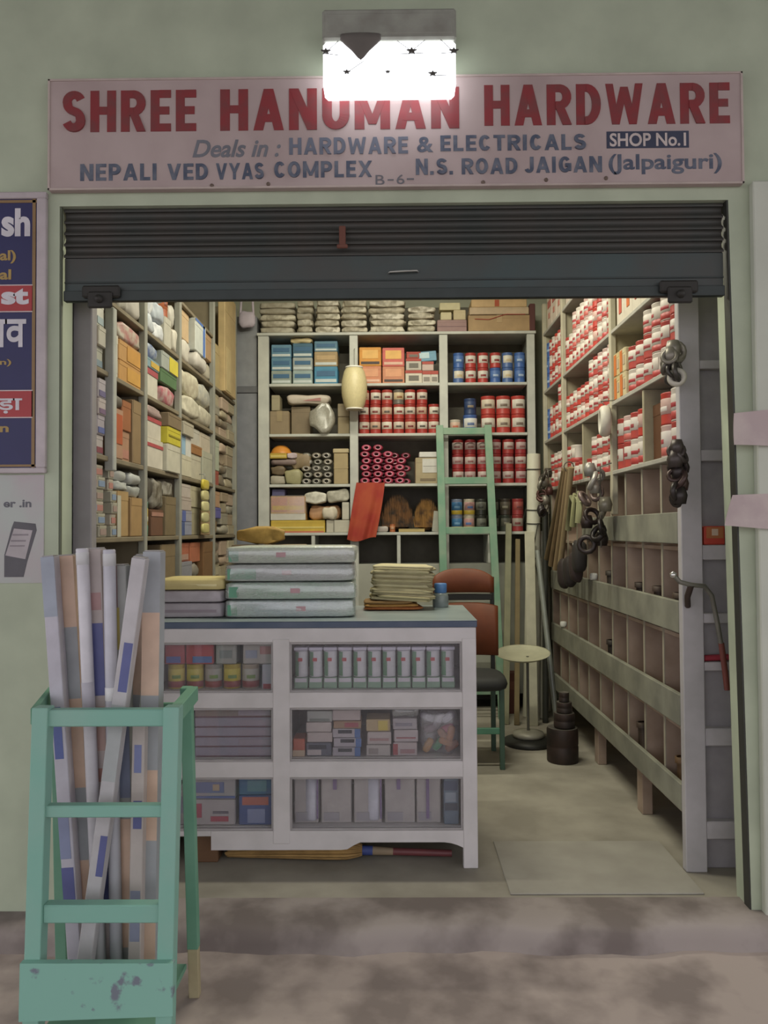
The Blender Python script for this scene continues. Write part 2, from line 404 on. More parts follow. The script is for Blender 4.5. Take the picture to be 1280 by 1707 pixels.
MB().lathe([(.0, -.072), (.012, -.062), (.03, -.04), (.058, -.015), (.072, 0), (.07, .02), (0, .022)], 16, T=Matrix.Translation((dp[0], -.158, dp[2])) @ Matrix.Diagonal((1, .15, 1, 1))).build('grime_clot', M('#6c6660', .9), lamp)

# ------------------------------------------------------------ rolling shutter
shut = thing('rolling_shutter', 'dark steel rolling shutter half lowered across the shop opening', 'shutter', (0, .03, 2.205))
STEEL = M('#3f4440', .55, .2, h2='#4c4640', thr=(.3, .7), scale=5); STEEL2 = M('#43504f', .5, .2, h2='#4a4945', thr=(.3, .65), scale=4)
zt = 2.64; zb = 2.385; ns = 6; p_ = (zt - zb) / ns
slat = MB()
pr = [(-.010, 0), (-.012, .008), (-.004, .014), (.004, .022), (.006, .034), (.0, .042), (-.006, p_)]
vs = [(x, y, z) for x in (-1.206, 1.232) for y, z in pr]; k = len(pr)
slat.add(vs, [(i, i + 1, k + i + 1, k + i) for i in range(k - 1)], 0, True)
slat.add([(x, y + .012, z) for x in (-1.206, 1.232) for y, z in pr], [(i + 1, i, k + i, k + i + 1) for i in range(k - 1)], 0, True)
sme = slat.mesh('slat', STEEL)
for i in range(ns): link('slat', sme, shut, (0, 0, zb + i * p_ - 2.2))
pl = MB(); pl.box(-1.206, 1.232, -.004, .004, .03, zb - 2.2, 0, .001); pl.build('bottom_plate', STEEL2, shut)
rl = MB(); rl.box(-1.206, 1.232, -.014, .012, .022, .032, 0, .002); rl.box(-1.206, 1.232, -.016, -.004, .022, .06, 0, .002); rl.box(-1.206, 1.232, -.008, -.003, .09, .096, 0, .001)
rl.build('bottom_rail', M('#3c4341', .5, .3), shut)
for p in ((-1.062,0.060,2.262), (1.059,0.060,2.275)):
    b = MB(); b.box(p[0] - .07, p[0] + .07, -.034, -.016, .03, .075, 0, .006); b.box(p[0] - .045, p[0] + .045, -.044, -.03, -.012, .05, 0, .006)
    b.lathe([(0, .02), (.012, .018), (.016, 0)], 10, T=Matrix.Translation((p[0], -.044, .02)) @ Matrix.Rotation(PI / 2, 4, 'X'))
    b.build('lock_bracket', M('#33312c', .6, .2), shut)
p = (0.052,0.060,2.318)
MB().tube([(p[0] - .055, -.004, p[2] - 2.2), (p[0] - .05, -.022, p[2] - 2.2), (p[0] + .05, -.022, p[2] - 2.196), (p[0] + .055, -.004, p[2] - 2.196)], .004, 7).build('pull_handle', M('#b4b4ac', .35, .8), shut)
p = (-0.172,0.050,2.454)
b = MB(); b.box(p[0] - .012, p[0] + .012, -.03, -.012, p[2] - 2.24, p[2] - 2.165, 0, .003); b.box(p[0] - .02, p[0] + .02, -.034, -.026, p[2] - 2.25, p[2] - 2.235, 0, .003)
b.build('rusty_latch', M('#6e3f30', .7), shut)

# ------------------------------------------------------------ posters on the front wall
po = thing('wall_poster', 'navy and red framed poster on the wall left of the opening', 'poster')
fx0, fx1, fz0, fz1 = (-1.578,-1.256,1.588,2.622); ix0, ix1, iz0, iz1 = (-1.555,-1.291,1.608,2.598)
fr = MB()
for q in ((fx0, fx1, iz1, fz1), (fx0, fx1, fz0, iz0), (fx0, ix0, iz0, iz1), (ix1, fx1, iz0, iz1)): fr.box(q[0], q[1], -.022, -.001, q[2], q[3], 0, .003)
fr.build('frame', M('#b9aeb0', .55), po)
MB().box(ix0, ix1, -.012, -.001, iz0, iz1).build('panel', M('#2a2a5c', .5, var=.05), po)
gd = MB()
for q in ((ix0, ix1, iz1 - .014, iz1 - .004), (ix0, ix1, iz0 + .004, iz0 + .012), (ix1 - .018, ix1 - .006, iz0, iz1)): gd.box(q[0], q[1], -.0145, -.012, q[2], q[3])
gd.build('gold_border', M('#8d6f45', .5), po)
for n_, r_ in (('red_band', (-1.556,-1.307,2.179,2.281)), ('red_band', (-1.554,-1.305,1.790,1.893))):
    bnd = MB().box(r_[0], r_[1], -.0145, -.012, r_[2], r_[3]).build(n_, M('#b03638', .5, var=.05), po)
    e = MB(); e.box(r_[0], r_[1], -.0152, -.0145, r_[3] - .004, r_[3]); e.box(r_[0], r_[1], -.0152, -.0145, r_[2], r_[2] + .004)
    e.build('white_edge', M('#c9b9b8', .5), bnd)
WH = M('#cfcbd0', .5); GO = M('#a88a48', .5)
text('sh', (-1.424,-1.318,2.459,2.564), -.012, WH, po, .04)
text('al)', (-1.429,-1.370,2.360,2.409), -.012, GO, po, .03)
text('al', (-1.429,-1.387,2.300,2.338), -.012, GO, po, .03)
text('st', (-1.422,-1.321,2.207,2.267), -.0145, WH, po, .05)
text('\u093e\u0935', (-1.441,-1.331,2.051,2.154), -.012, WH, po, .02)
text('n)', (-1.427,-1.385,1.980,2.007), -.012, GO, po, .02)
text('\u095c\u093e', (-1.439,-1.343,1.807,1.862), -.0145, WH, po, .02)
text('n', (-1.426,-1.393,1.739,1.761), -.012, GO, po, .03)

pp = thing('paper_notice', 'white paper notice printed with a mobile phone, below the navy poster', 'notice')
px0, px1, pz0, pz1 = (-1.581,-1.267,1.188,1.583)
MB().box(px0, px1, -.003, -.0005, pz0, pz1).build('sheet', M('#b4bab4', .8, h2='#b8aeb0', thr=(.35, .65), scale=6), pp)
text('er .in', (-1.415,-1.313,1.464,1.492), -.003, M('#63636a', .6), pp, .03, ext=.0006)
ph = MB()
def poly(b, pts, y0, y1, mi=0):
    n = len(pts); vs = [(x, y0, z) for x, z in pts] + [(x, y1, z) for x, z in pts]
    b.add(vs, [tuple(range(n)), tuple(range(2 * n - 1, n - 1, -1))] + [(i, n + i, n + (i + 1) % n, (i + 1) % n) for i in range(n)], mi)
P2 = lambda p: (p[0], p[2])
poly(ph, [P2((-1.376,0.000,1.413)), P2((-1.297,0.000,1.404)), P2((-1.293,0.000,1.380)), P2((-1.327,0.000,1.266)), P2((-1.340,0.000,1.210)), P2((-1.411,0.000,1.210)), P2((-1.411,0.000,1.291)), P2((-1.385,0.000,1.389))][::-1], -.0036, -.003)
phone = ph.build('printed_phone', M('#5f5d62', .7), pp)
sc_ = MB(); poly(sc_, [P2((-1.376,0.000,1.387)), P2((-1.308,0.000,1.380)), P2((-1.334,0.000,1.275)), P2((-1.407,0.000,1.289))][::-1], -.0041, -.0036); sc_.build('printed_screen', M('#b0a8aa', .7), phone)
for r_ in ((-1.381,-1.323,1.361,1.367), (-1.387,-1.332,1.339,1.345), (-1.391,-1.336,1.321,1.326)):
    MB().box(r_[0], r_[1], -.0045, -.0041, r_[2], r_[3]).build('printed_line', M('#8c8488', .7), phone)
pk = M('#c6b6b0', .8, h2='#b9a6a4', thr=(.4, .6), scale=8)
def flyer(label, pts, y0):
    n = 8; b = MB(); (ax, _, az), (bx, _, bz), (cx, _, cz), (dx, _, dz) = pts; vs = []; fs = []
    for i in range(n + 1):
        for j in range(n + 1):
            u, v = i / n, j / n
            x = (ax * (1 - u) + bx * u) * (1 - v) + (dx * (1 - u) + cx * u) * v; z = (az * (1 - u) + bz * u) * (1 - v) + (dz * (1 - u) + cz * u) * v
            vs.append((x, y0 - .022 * v * v - .006 * math.sin(5 * u) * v, z))
    for i in range(n):
        for j in range(n): fs.append((i * (n + 1) + j, (i + 1) * (n + 1) + j, (i + 1) * (n + 1) + j + 1, i * (n + 1) + j + 1))
    b.add(vs, fs, 0, True)
    b.add([(x, y + .0015, z) for x, y, z in vs], [f[::-1] for f in fs], 0, True)
    o = b.build('paper_flyer', pk); tag(o, label, 'paper', 'pink flyers on the pale pilaster')
    return o
flyer('upper pink paper flyer pasted on the pale pilaster right of opening', ((1.235,-0.050,1.785), (1.393,-0.050,1.801), (1.395,-0.050,1.663), (1.224,-0.050,1.669)), -.037)
flyer('lower pink paper flyer with flared lifted bottom edge on the pale pilaster', ((1.225,-0.050,1.491), (1.366,-0.050,1.496), (1.385,-0.050,1.364), (1.185,-0.050,1.382)), -.037)

# ------------------------------------------------------------ generic goods
def rot(o, rz): o.rotation_euler = (0, 0, rz); return o
def carton(label, cat, loc, rz, w, d, h, col, deco=(), group=None, name='carton', flap=True, rough=.6, tape=None):
    """printed box: front at local y=0 facing -Y, base at z=0; lid flap edges and printed panels are real"""
    c = min(.004, h * .08); b = MB(); b.box(-w / 2, w / 2, 0, d, 0, h, 0, c)
    if flap:
        t = .0012
        b.box(-w / 2 + c, w / 2 - c, -t, d * .5, h - c * .5, h + t * .4, 0, 0)
        b.box(-w / 2 + c, w / 2 - c, -t, t, h * .80, h - c * .4, 0, 0)
    o = b.build(name, M(col, rough)); o.location = loc; o.rotation_euler = (0, 0, rz)
    for q in deco:
        u0, u1, v0, v1, hc = q[:5]
        MB().box(-w / 2 + u0 * w, -w / 2 + u1 * w, -.0026 - (.0008 if len(q) > 5 else 0), -.0004, v0 * h, v1 * h).build('printed_panel', M(hc, rough), o)
    if tape:
        MB().box(-.02, .02, -.0024, d * .9, h * .55, h + .0022).build('tape', M(tape, .3), o)
    return tag(o, label, cat, group)
TINS = {}
def tin(label, loc, rz, r, h, body='#b5322e', lab='#d6cfc4', lid='#b8b4a8', mark='#8f2a2c', low=None, group=None, cat='tin', name='paint_tin'):
    key = (r, h, body, lab, lid, mark, low)
    if key not in TINS:
        n = 20
        b = MB().lathe([(0, 0), (r * .96, 0), (r, .003), (r * .985, .008), (r * .985, h * .93), (r, h * .95), (r, h * .985), (r * .95, h)], n)
        L = MB().lathe([(r * .95, h * 1.0), (r * .93, h * .965), (r * .75, h * .965), (r * .72, h * .98), (0, h * .98)], n)
        La = MB().lathe([(r * .985, h * .32), (r * 1.004, h * .325), (r * 1.004, h * .80), (r * .985, h * .81)], 12, a0=-PI / 2 - 1.15, a1=-PI / 2 + 1.15)
        Mk = MB().lathe([(r * 1.004, h * .42), (r * 1.014, h * .425), (r * 1.014, h * .56), (r * 1.004, h * .565)], 6, a0=-PI / 2 - .5, a1=-PI / 2 + .5)
        L2 = MB().lathe([(r * .985, h * .05), (r * 1.003, h * .055), (r * 1.003, h * .30), (r * .985, h * .305)], n) if low else None
        TINS[key] = (b.mesh(name, M(body, .4)), L.mesh('lid', M(lid, .35, .3)), La.mesh('label', M(lab, .5)), Mk.mesh('label_mark', M(mark, .5)), L2.mesh('colour_band', M(low, .45)) if low else None)
    t = TINS[key]
    o = link(name, t[0], None, loc); o.rotation_euler = (0, 0, rz)
    link('lid', t[1], o); la = link('label', t[2], o); link('label_mark', t[3], la)
    if t[4]: link('colour_band', t[4], o)
    return tag(o, label, cat, group)
def packet(label, loc, rz, w, d, h, col, seed, name='packet', cat='packet', group=None, rough=.5, m=None, band=None, crink=.12, h2=None, e=.3):
    o = MB().pillow(w, d, h, seed, 10, 24, e, crink, ez=.45).build(name, m or M(col, rough, h2=h2, thr=(.4, .6) if h2 else None, scale=20, bump=.25)); o.location = loc; o.rotation_euler = (0, 0, rz)
    if band: MB().box(-w * .3, w * .3, .002, .006, h * .3, h * .62).build('printed_panel', M(band, .5), o)
    return tag(o, label, cat, group)

# ------------------------------------------------------------ back shelf unit
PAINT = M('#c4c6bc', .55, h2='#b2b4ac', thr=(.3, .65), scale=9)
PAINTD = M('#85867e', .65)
BY = 3.16
back = thing('back_shelf', 'tall painted wooden shelf unit across the back wall of the shop', 'shelf', (0, BY, 0))
BZ = [2.91, 2.514, 2.124, 1.734, 1.36]
BP = [(-1.022, -.938), (-.313, -.248), (.382, .447), (1.06, 1.12)]
for (a, b_) in BP: BX('post', PAINT, a, b_, 0, .04, 0, 2.885, back)
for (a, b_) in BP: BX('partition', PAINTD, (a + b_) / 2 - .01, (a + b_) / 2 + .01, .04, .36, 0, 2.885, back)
for z in BZ: BX('shelf', PAINT, -1.03 if z > 2.6 else -.937, 1.13 if z > 2.6 else 1.059, -.004 if z > 2.6 else .006, .36, z - .022, z, back)
BX('back_panel', M('#6f6a5e', .8), -1.02, 1.12, .36, .375, 0, 3.2, back)
for x in (-.60, .06, .76): BX('divider', PAINT, x - .014, x + .014, .01, .34, 1.116, 1.337, back)
BX('lower_panel', M('#a5a699', .6, var=.1, scale=6), -1.02, 1.12, .002, .02, .12, 1.115, back)
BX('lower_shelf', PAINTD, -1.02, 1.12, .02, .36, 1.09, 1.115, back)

G = BY + .03      # goods stand a little behind the shelf edge
# grey steel cupboard end filling the corner left of the unit
lk = thing('steel_cupboard', 'grey steel cupboard standing in the corner left of the back shelf', 'cupboard', (-1.12, 3.2, 0))
BX('body', M('#83858c', .5, .2), -.085, .085, 0, .33, 0, 2.45, lk); BX('upper_body', M('#8b8d92', .5, .2), -.085, .085, 0, .33, 2.50, 3.05, lk); BX('ledge', M('#6a6b70', .5, .2), -.09, .09, -.01, .33, 2.45, 2.50, lk)
hb = thing('hanging_bag', 'pale lilac carrier bag hanging in front of the steel cupboard', 'bag', (-1.1, 3.1, 2.94))
b = MB(); b.pillow(.13, .05, .13, 3, e=.7); b.build('sack', M('#b9aebb', .6), hb)
b = MB()
for s_ in (-1, 1): b.tube([(s_ * .05, .025, .1), (s_ * .045, .025, .2), (s_ * .02, .03, .26), (0, .095, .28)], .01, 6)
b.build('handle', M('#b9aebb', .6), hb)

# packets on top of the unit
kk = 0
for ci, (x0, x1, n, wob) in enumerate(((-1.02, -.73, 5, .1), (-.725, -.59, 5, .16), (-.585, -.385, 5, .2), (-.38, -.17, 5, .18), (-.165, .13, 5, .24), (.135, .36, 4, .24))):
    z = BZ[0] + .001
    for r_ in range(n):
        kk += 1; rn = rnd_of('top', ci, r_); h = .052 + rn.uniform(-.004, .004)
        packet('%s flat sack, %s layer up, %s stack from the left atop the back shelf' % (('greyish' if ci < 2 else 'cream'), ORD[r_ + 1], ORD[ci + 1]),
               ((x0 + x1) / 2 + rn.uniform(-.006, .006), BY + .005 + rn.uniform(0, .012), z), 0, x1 - x0 - .012, .2, h,
               ['#b3ad99', '#c4bda9', '#cfc8b2', '#a9a291'][(r_ + ci) % 4] if ci < 2 else ['#d9d2bd', '#c4bba4', '#ddd6c4', '#cfc6b0'][(r_ * 3 + ci) % 4], kk, 'flat_sack', 'sack', 'flat sacks on top of the back shelf', crink=wob, h2='#9c9480', e=.25)
        z += h * .96 + .001
T0 = BZ[0] + .001
carton('dusty pink box under two small cream boxes atop the back shelf', 'box', (.485, G, T0), 0, .23, .2, .095, '#9c7b78', [(0, 1, .45, .5, '#87676a')])
carton('small cream box at left on the dusty pink box', 'box', (.44, G, T0 + .097), 0, .085, .12, .058, '#cfc39a')
carton('small cream box at right on the dusty pink box', 'box', (.545, G, T0 + .097), 0, .095, .12, .075, '#c6b68e')
carton('long cream box topmost of the pile on the dusty pink box', 'box', (.47, G, T0 + .174), 0, .16, .12, .055, '#d0c79c')
bc = carton('large brown cardboard box lying open-flapped atop the back shelf at right', 'box', (.85, BY + .01, T0), 0, .48, .25, .125, '#a8895f', [(.02, .98, .98, 1.0, '#7d6242')], tape='#b79b72')
b = MB(); b.tube([(-.19, -.004, .095), (-.08, -.005, .09), (.05, -.005, .13), (.2, -.005, .128)], .003, 5); b.build('red_string', M('#b0483c', .6), bc)
carton('flat beige cardboard carton lying on the large brown cardboard box', 'box', (.85, BY + .01, T0 + .130), 0, .46, .25, .055, '#c0a888', [(.02, .98, 0, .06, '#8a7050')])
carton('buff carton with a red stripe, topmost over the brown cardboard box', 'box', (.85, BY + .015, T0 + .189), 0, .43, .22, .06, '#c9a878', [(.42, .5, .1, .95, '#b5502f')])
carton('thin dark maroon box standing upright at the right end of the top', 'box', (1.105, BY + .005, T0), 0, .045, .2, .21, '#5b2f2c')

# first bay, first shelf: blue cartons
S = BZ[1] + .001
blu = '#4d7894'
data = [(-.925, -.765, [(.105, '#8e9a90', 'pale grey'), (.1, '#55829c', 'blue'), (.1, '#5a86a0', 'light blue')]),
        (-.758, -.600, [(.105, '#94a8a4', 'pale teal'), (.1, '#9da5a2', 'grey and blue'), (.11, '#3f6880', 'dark blue')]),
        (-.590, -.405, [(.135, '#3f86aa', 'bright blue'), (.115, '#a58c62', 'torn brown'), (.08, '#557f96', 'faded blue')])]
for ci, (x0, x1, st) in enumerate(data):
    z = S
    for r_, (h, c_, nm) in enumerate(st):
        dec = [(.05, .95, .1, .28, '#c3cccb'), (.1, .9, .45, .75, '#39658a' if c_ != '#a58c62' else '#b89a6c')]
        carton('%s carton, %s layer up, %s column, top left shelf bay' % (nm, ORD[r_ + 1], ['left', 'middle', 'right'][ci]), 'carton', ((x0 + x1) / 2, G + .003 * r_, z), 0, x1 - x0 - .004, .2, h, c_, dec, 'blue cartons on the back shelf')
        z += h + .002
packet('crumpled cream paper lying on the blue cartons of top left bay', (-.69, G + .02, S + .324), 0, .17, .12, .045, '#cbb98a', 77, 'crumpled_paper', 'paper', crink=.3)

# middle bay, first shelf: orange cartons
for lab, x0, x1, st in (('left', -.24, -.065, [(.135, '#d0835c', 'peach'), (.145, '#d8902f', 'amber')]), ('second', -.06, .115, [(.13, '#cc8460', 'dull peach'), (.145, '#cf5f55', 'pink red')])):
    z = S
    for r_, (h, c_, nm) in enumerate(st):
        carton('%s carton with dotted strip, %s layer of %s column, top middle bay' % (nm, ['lower', 'upper'][r_], lab), 'carton', ((x0 + x1) / 2, G, z), 0, x1 - x0 - .004, .2, h, c_,
               [(.08, .92, .1, .24, '#4a3a34' if (lab == 'left' and r_ == 1) or (lab == 'second' and r_ == 0) else '#e0b49c'), (.14, .86, .4, .86, '#e6b05a' if r_ else '#dd9a70')], 'orange cartons on the back shelf')
        z += h + .002
z = S
for r_, (h, w_, c_, nm) in enumerate(((.1, .13, '#cfc7b4', 'white'), (.09, .12, '#bdb6a8', 'greyish'), (.05, .11, '#b5493b', 'red topped'))):
    carton('%s small carton, %s layer, third column of top middle bay' % (nm, ORD[r_ + 1]), 'carton', (.185, G, z), 0, w_, .15, h, c_, [(0, 1, .78, 1, '#b04034'), (.2, .8, .2, .6, '#6f6a60')], 'white red cartons on the back shelf'); z += h + .002
for k, (x, w_) in enumerate(((.285, .07), (.346, .062))):
    carton('white carton with red top stripe at right end, %s of two, top middle bay' % ['left', 'right'][k], 'carton', (x - .0, G, S), 0, w_ - .004, .15, .095, '#cdc5b8', [(0, 1, .72, 1, '#b5483c'), (.15, .85, .15, .5, '#8a8278')], 'white red cartons on the back shelf')
carton('small pinkish carton on the white pair in the top middle bay', 'carton', (.295, G, S + .098), 0, .09, .14, .07, '#c9b0a6', [(0, 1, .7, 1, '#b5483c')])
o = carton('blue and white carton lying tilted atop the small cartons, top middle bay', 'carton', (.295, G, S + .172), 0, .14, .14, .075, '#6f9fba', [(.05, .6, .3, .9, '#b9d2da')]); o.rotation_euler = (0, R(-4), 0)

# cream barrel lantern hanging before the post
hx = (-0.369,-0.173,2.295,2.610)
ln = thing('paper_lantern', 'cream barrel shaped lantern hanging before the post between left and middle bays', 'lantern', ((hx[0] + hx[1]) / 2, 3.05, hx[2]))
hh = hx[3] - hx[2]; hr = (hx[1] - hx[0]) / 2
MB().lathe([(hr * .66, 0), (hr * .82, hh * .12), (hr * .97, hh * .32), (hr, hh * .5), (hr * .97, hh * .68), (hr * .8, hh * .9), (hr * .62, hh)], 24).build('outer_skin', thin('lantern_skin', '#e2d4a0', .8, .4, .04, .06), ln)
MB().lathe([(hr * .6, 0), (hr * .62, hh * .1), (hr * .72, hh * .3), (hr * .74, hh * .5), (hr * .72, hh * .7), (hr * .6, hh * .95)], 20).build('inner_skin', M('#d8c898', .7), ln)
for z in (0, hh): MB().lathe([(hr * .58, -.006), (hr * .68, -.006), (hr * .68, .006), (hr * .58, .006), (0, .004)], 24, (0, 0, z)).build('rim', M('#e9e6dc', .5), ln)
MB().tube([(0, 0, hh), (0, .0, hh + .14), (0, .1, hh + .17)], .002, 5).build('cord', M('#5b564c', .6), ln)

# left bay, second shelf
S = BZ[2] + .001
carton('brown cardboard box at left of second shelf, left bay', 'carton', (-.86, G, S), 0, .15, .22, .18, '#8d7a5c', tape='#9c8967')
carton('narrow tan carton standing on the brown box, second shelf left bay', 'carton', (-.89, G, S + .184), 0, .065, .15, .12, '#9c9274')
carton('dull brown cardboard box behind the cloudy bag, second shelf left bay', 'carton', (-.70, G + .05, S), 0, .15, .2, .22, '#7f6e54')
packet('pink and white wrapped package lying on top of cloudy bag, left bay', (-.64, G - .005, S + .235), 0, .34, .16, .075, '#c3b6a6', 8, 'wrapped_package', 'package', band='#a8706a', crink=.2)
packet('cloudy crumpled plastic bag sagging over second shelf edge, left bay', (-.525, BY - .045, S - .012 + .014), 0, .2, .12, .23, '#aaa595', 12, 'plastic_bag', 'bag', m=BAG, crink=.4, e=.7)
for k, (z, h) in enumerate(((0, .13), (.134, .1))):
    carton('%s small tan carton beside the left bay post, second shelf' % ['lower', 'upper'][k], 'carton', (-.362, G, S + z), 0, .09, .15, h, ['#9b8a66', '#a8987a'][k])

# red tins
def tin_grid(what, x0, pitch, ncol, S, rows, r, h, styles, where, G_=None, skip=()):
    for r_ in range(rows):
        for c_ in range(ncol):
            if (c_, r_) in skip: continue
            st = styles(c_, r_)
            if st is None: continue
            rn = rnd_of(where, c_, r_)
            nm = st.pop('nm', what)
            tin('%s, %s from left, %s row up, %s' % (nm, ORD[c_ + 1], ORD[r_ + 1], where), (x0 + c_ * pitch + rn.uniform(-.002, .002), (G_ or G) + r, S + r_ * (h + .0015)), rn.uniform(-.25, .25), r, h, group='tins ' + where, **st)
def redst(c_, r_):
    if c_ == 3 and r_ == 2: return dict(nm='silver topped dark tin', body='#6a625a', lab='#cdb890', lid='#c4c4bc', mark='#8a5a34')
    return dict(nm='red tin with pale label', body=['#b03a32', '#a8342e'][(c_ + r_) % 2], lab=['#cfc0b0', '#d8cfc0', '#c9a890'][(c_ * 2 + r_) % 3], lid='#b0443a', mark=['#7c3530', '#5b5048'][(c_ + r_) % 2])
tin_grid('red tin', -.205, .0905, 7, BZ[2] + .001, 3, .0435, .113, redst, 'second shelf, middle bay', skip=((6, 2),))

# right bay, first shelf
RD = dict(body='#b23a34', lab='#d6d0c4', lid='#c04038', mark='#8f3a38'); BL = dict(body='#3d63a8', lab='#4f74b4', lid='#d0d0c8', mark='#9fb4d2'); WB = dict(body='#4a68a0', lab='#d8d2c0', lid='#d4d4cc', mark='#c8b48c')
def st1(c_, r_):
    k = [['BLW', 'R', 'R', 'B', 'W', 'B'], ['B', 'R', 'R', 'R', 'W', 'B']][r_][c_]
    return dict({'R': dict(RD, nm='red tin with white label'), 'B': dict(BL, nm='blue tin with white lid'), 'W': dict(WB, nm='white and blue tin'), 'BLW': dict(WB, nm='half blue tin with white lid')}[k])
tin_grid('tin', .535, .0955, 6, BZ[1] + .001, 2, .0425, .117, st1, 'top shelf, right bay')
# right bay, second shelf
S = BZ[2] + .001
tin('small white tin with yellow base at left, second shelf right bay', (.505, G + .043, S), 0, .043, .105, '#c9bfae', '#d0b09a', '#cfcfc8', '#c06a50', '#d0a63a')
tin('large blue and white tin under a darker one, second shelf right bay', (.625, G + .055, S), 0, .055, .143, '#4262a4', '#d6d6d2', '#d0d0c8', '#5b6f9a', '#4570bb')
tin('dark navy tin with cream lid on a blue and white tin', (.625, G + .055, S + .146), 0, .048, .125, '#2c3f68', '#33466e', '#cfc8a8', '#8a7a64')
for r_ in range(2):
    for c_ in range(3):
        tin('large red tin, %s from left, %s row, second shelf right bay' % (ORD[c_ + 1], ['lower', 'upper'][r_]), (.765 + c_ * .117, G + .056, S + r_ * .145), .1 * (c_ - 1), .056, .143, '#b93c34', ['#d9d2c4', '#d6c8b0', '#cfc8bc'][(c_ + r_) % 3], '#c4443a', '#7c6a5c', group='large red tins second shelf right bay')
# right bay, third shelf
tin_grid('red tin', .525, .0975, 6, BZ[3] + .001, 3, .0455, .112, lambda c_, r_: dict(nm='deep red tin with grey label', body=['#a5322f', '#9c2c30'][(c_ + r_) % 2], lab=['#c2b0a8', '#b79c98'][(c_ + r_) % 2], lid='#b03a34', mark='#8d5a58'), 'third shelf, right bay')
# right bay, fourth shelf
S = BZ[4] + .001
def st4(c_, r_):
    if c_ == 0: return dict(nm='blue yellow tin', body='#7d88a0', lab='#3f78a8', lid='#b89a88', mark='#6a9ac0', low='#c8aa30')
    if c_ == 1: return dict(nm='pink blue tin with yellow base', body='#c0b49c', lab='#b88a84', lid='#c8b06a', mark='#5570a8', low='#c9ab3a')
    if c_ in (2, 3): return dict(nm='dark tin with yellow lid', body='#34362f', lab='#6a6c60', lid='#c0a248', mark='#43443c')
    if c_ == 4: return dict(nm='dark green tin', body='#3a4036', lab='#5c5c50', lid='#5a5a50', mark='#86806c') if r_ == 0 else dict(nm='dark brown tin', body='#40382f', lab='#5c5446', lid='#4a463c', mark='#86806c')
    return dict(nm='red tin with grey label', body='#9c3535', lab='#a89a8c' if r_ == 0 else '#a85048', lid='#5a524a', mark='#7c3a38')
tin_grid('tin', .515, .094, 6, S, 2, .044, .125, st4, 'fourth shelf, right bay')

# left bay, third shelf
S = BZ[3] + .001
mrn = random.Random(11)
def lump(label, cat, x, y, z, w, d, h, col, seed, name, **k): return packet(label, (x, y, z), 0, w, d, h, col, seed, name, cat, **k)
lump('crumpled grey sack at bottom left of third shelf, left bay', 'sack', -.88, G, S, .12, .15, .07, '#a39b88', 21, 'small_sack')
lump('khaki cloth bundle in the heap on third shelf, left bay', 'bundle', -.755, G, S, .14, .15, .12, '#a09a70', 22, 'cloth_bundle', crink=.2)
lump('dark brown bundle left in the heap on third shelf, left bay', 'bundle', -.875, G + .01, S + .072, .125, .14, .075, '#6c5a40', 23, 'cloth_bundle', crink=.25)
lump('mauve green bundle midway up the heap, third shelf left bay', 'bundle', -.83, G + .01, S + .15, .2, .14, .05, '#85716c', 24, 'cloth_bundle', band='#7f8a50')
carton('flat yellow carton under the orange dome, third shelf left bay', 'carton', (-.87, G, S + .202), 0, .13, .12, .04, '#c4a438', [(.05, .95, .3, .6, '#d8c36a')])
lump('white and lilac packet beside the flat yellow carton, third shelf', 'packet', -.765, G, S + .202, .08, .12, .045, '#c3b0b4', 25, 'packet')
b = MB().lathe([(.085, 0), (.083, .012), (.075, .02), (.07, .035), (.05, .055), (.025, .066), (0, .068)], 20); o = b.build('orange_dome', M('#d98a2e', .45)); o.location = (-.86, G + .09, S + .245)
tag(o, 'orange plastic dome topping the heap on third shelf, left bay', 'bowl')
lump('brown paper bundle topping the middle of the heap, third shelf', 'bundle', -.70, G + .02, S + .122, .16, .13, .13, '#907c5e', 26, 'paper_bundle', crink=.25)
COIL = {}
def coil(label, x, y, z, r, t, col, name='wire_coil', cat='coil', group=None, core='#cfc8c0', rz=0):
    k = (r, t, col)
    if k not in COIL:
        a = MB(); a.torus((0, 0, 0), r * .66, r * .34, 18, 8, T=Matrix.Diagonal((1.55, t / (r * .68), 1, 1)))
        c_ = MB(); c_.torus((0, -t * .42, 0), r * .52, r * .09, 14, 6, T=Matrix.Diagonal((1.5, 1, 1, 1)))
        COIL[k] = (a.mesh(name, M(col, .4)), c_.mesh('core_ring', M(core, .25, .4)))
    o = link(name, COIL[k][0], None, (x, y, z + r)); o.rotation_euler = (0, 0, rz); link('core_ring', COIL[k][1], o)
    return tag(o, label, cat, group)
for r_ in range(5):
    for c_ in range(3):
        coil('dull grey coil, %s from left, %s row up, third shelf left bay' % (ORD[c_ + 1], ORD[r_ + 1]), -.645 + c_ * .0785 + (r_ % 2) * .012 - .012, G + .05, S + r_ * .05, .0365 if False else .025, .06, ['#7f7a70', '#6c6a5e', '#8c8474'][(c_ + r_) % 3], group='grey coils third shelf')
ct = thing('cream_canister', 'tall cream lidded box at right of third shelf, left bay', 'canister', (-.384, G, S))
b = MB(); b.box(-.056, .056, 0, .14, 0, .24, 0, .006); b.box(-.058, .058, -.002, .142, .12, .126, 0, .001); b.build('body', M('#a8946a', .6), ct)
b = MB(); b.box(-.062, .062, -.005, .146, .24, .275, 0, .006); b.build('lid', M('#b9a880', .55), ct)

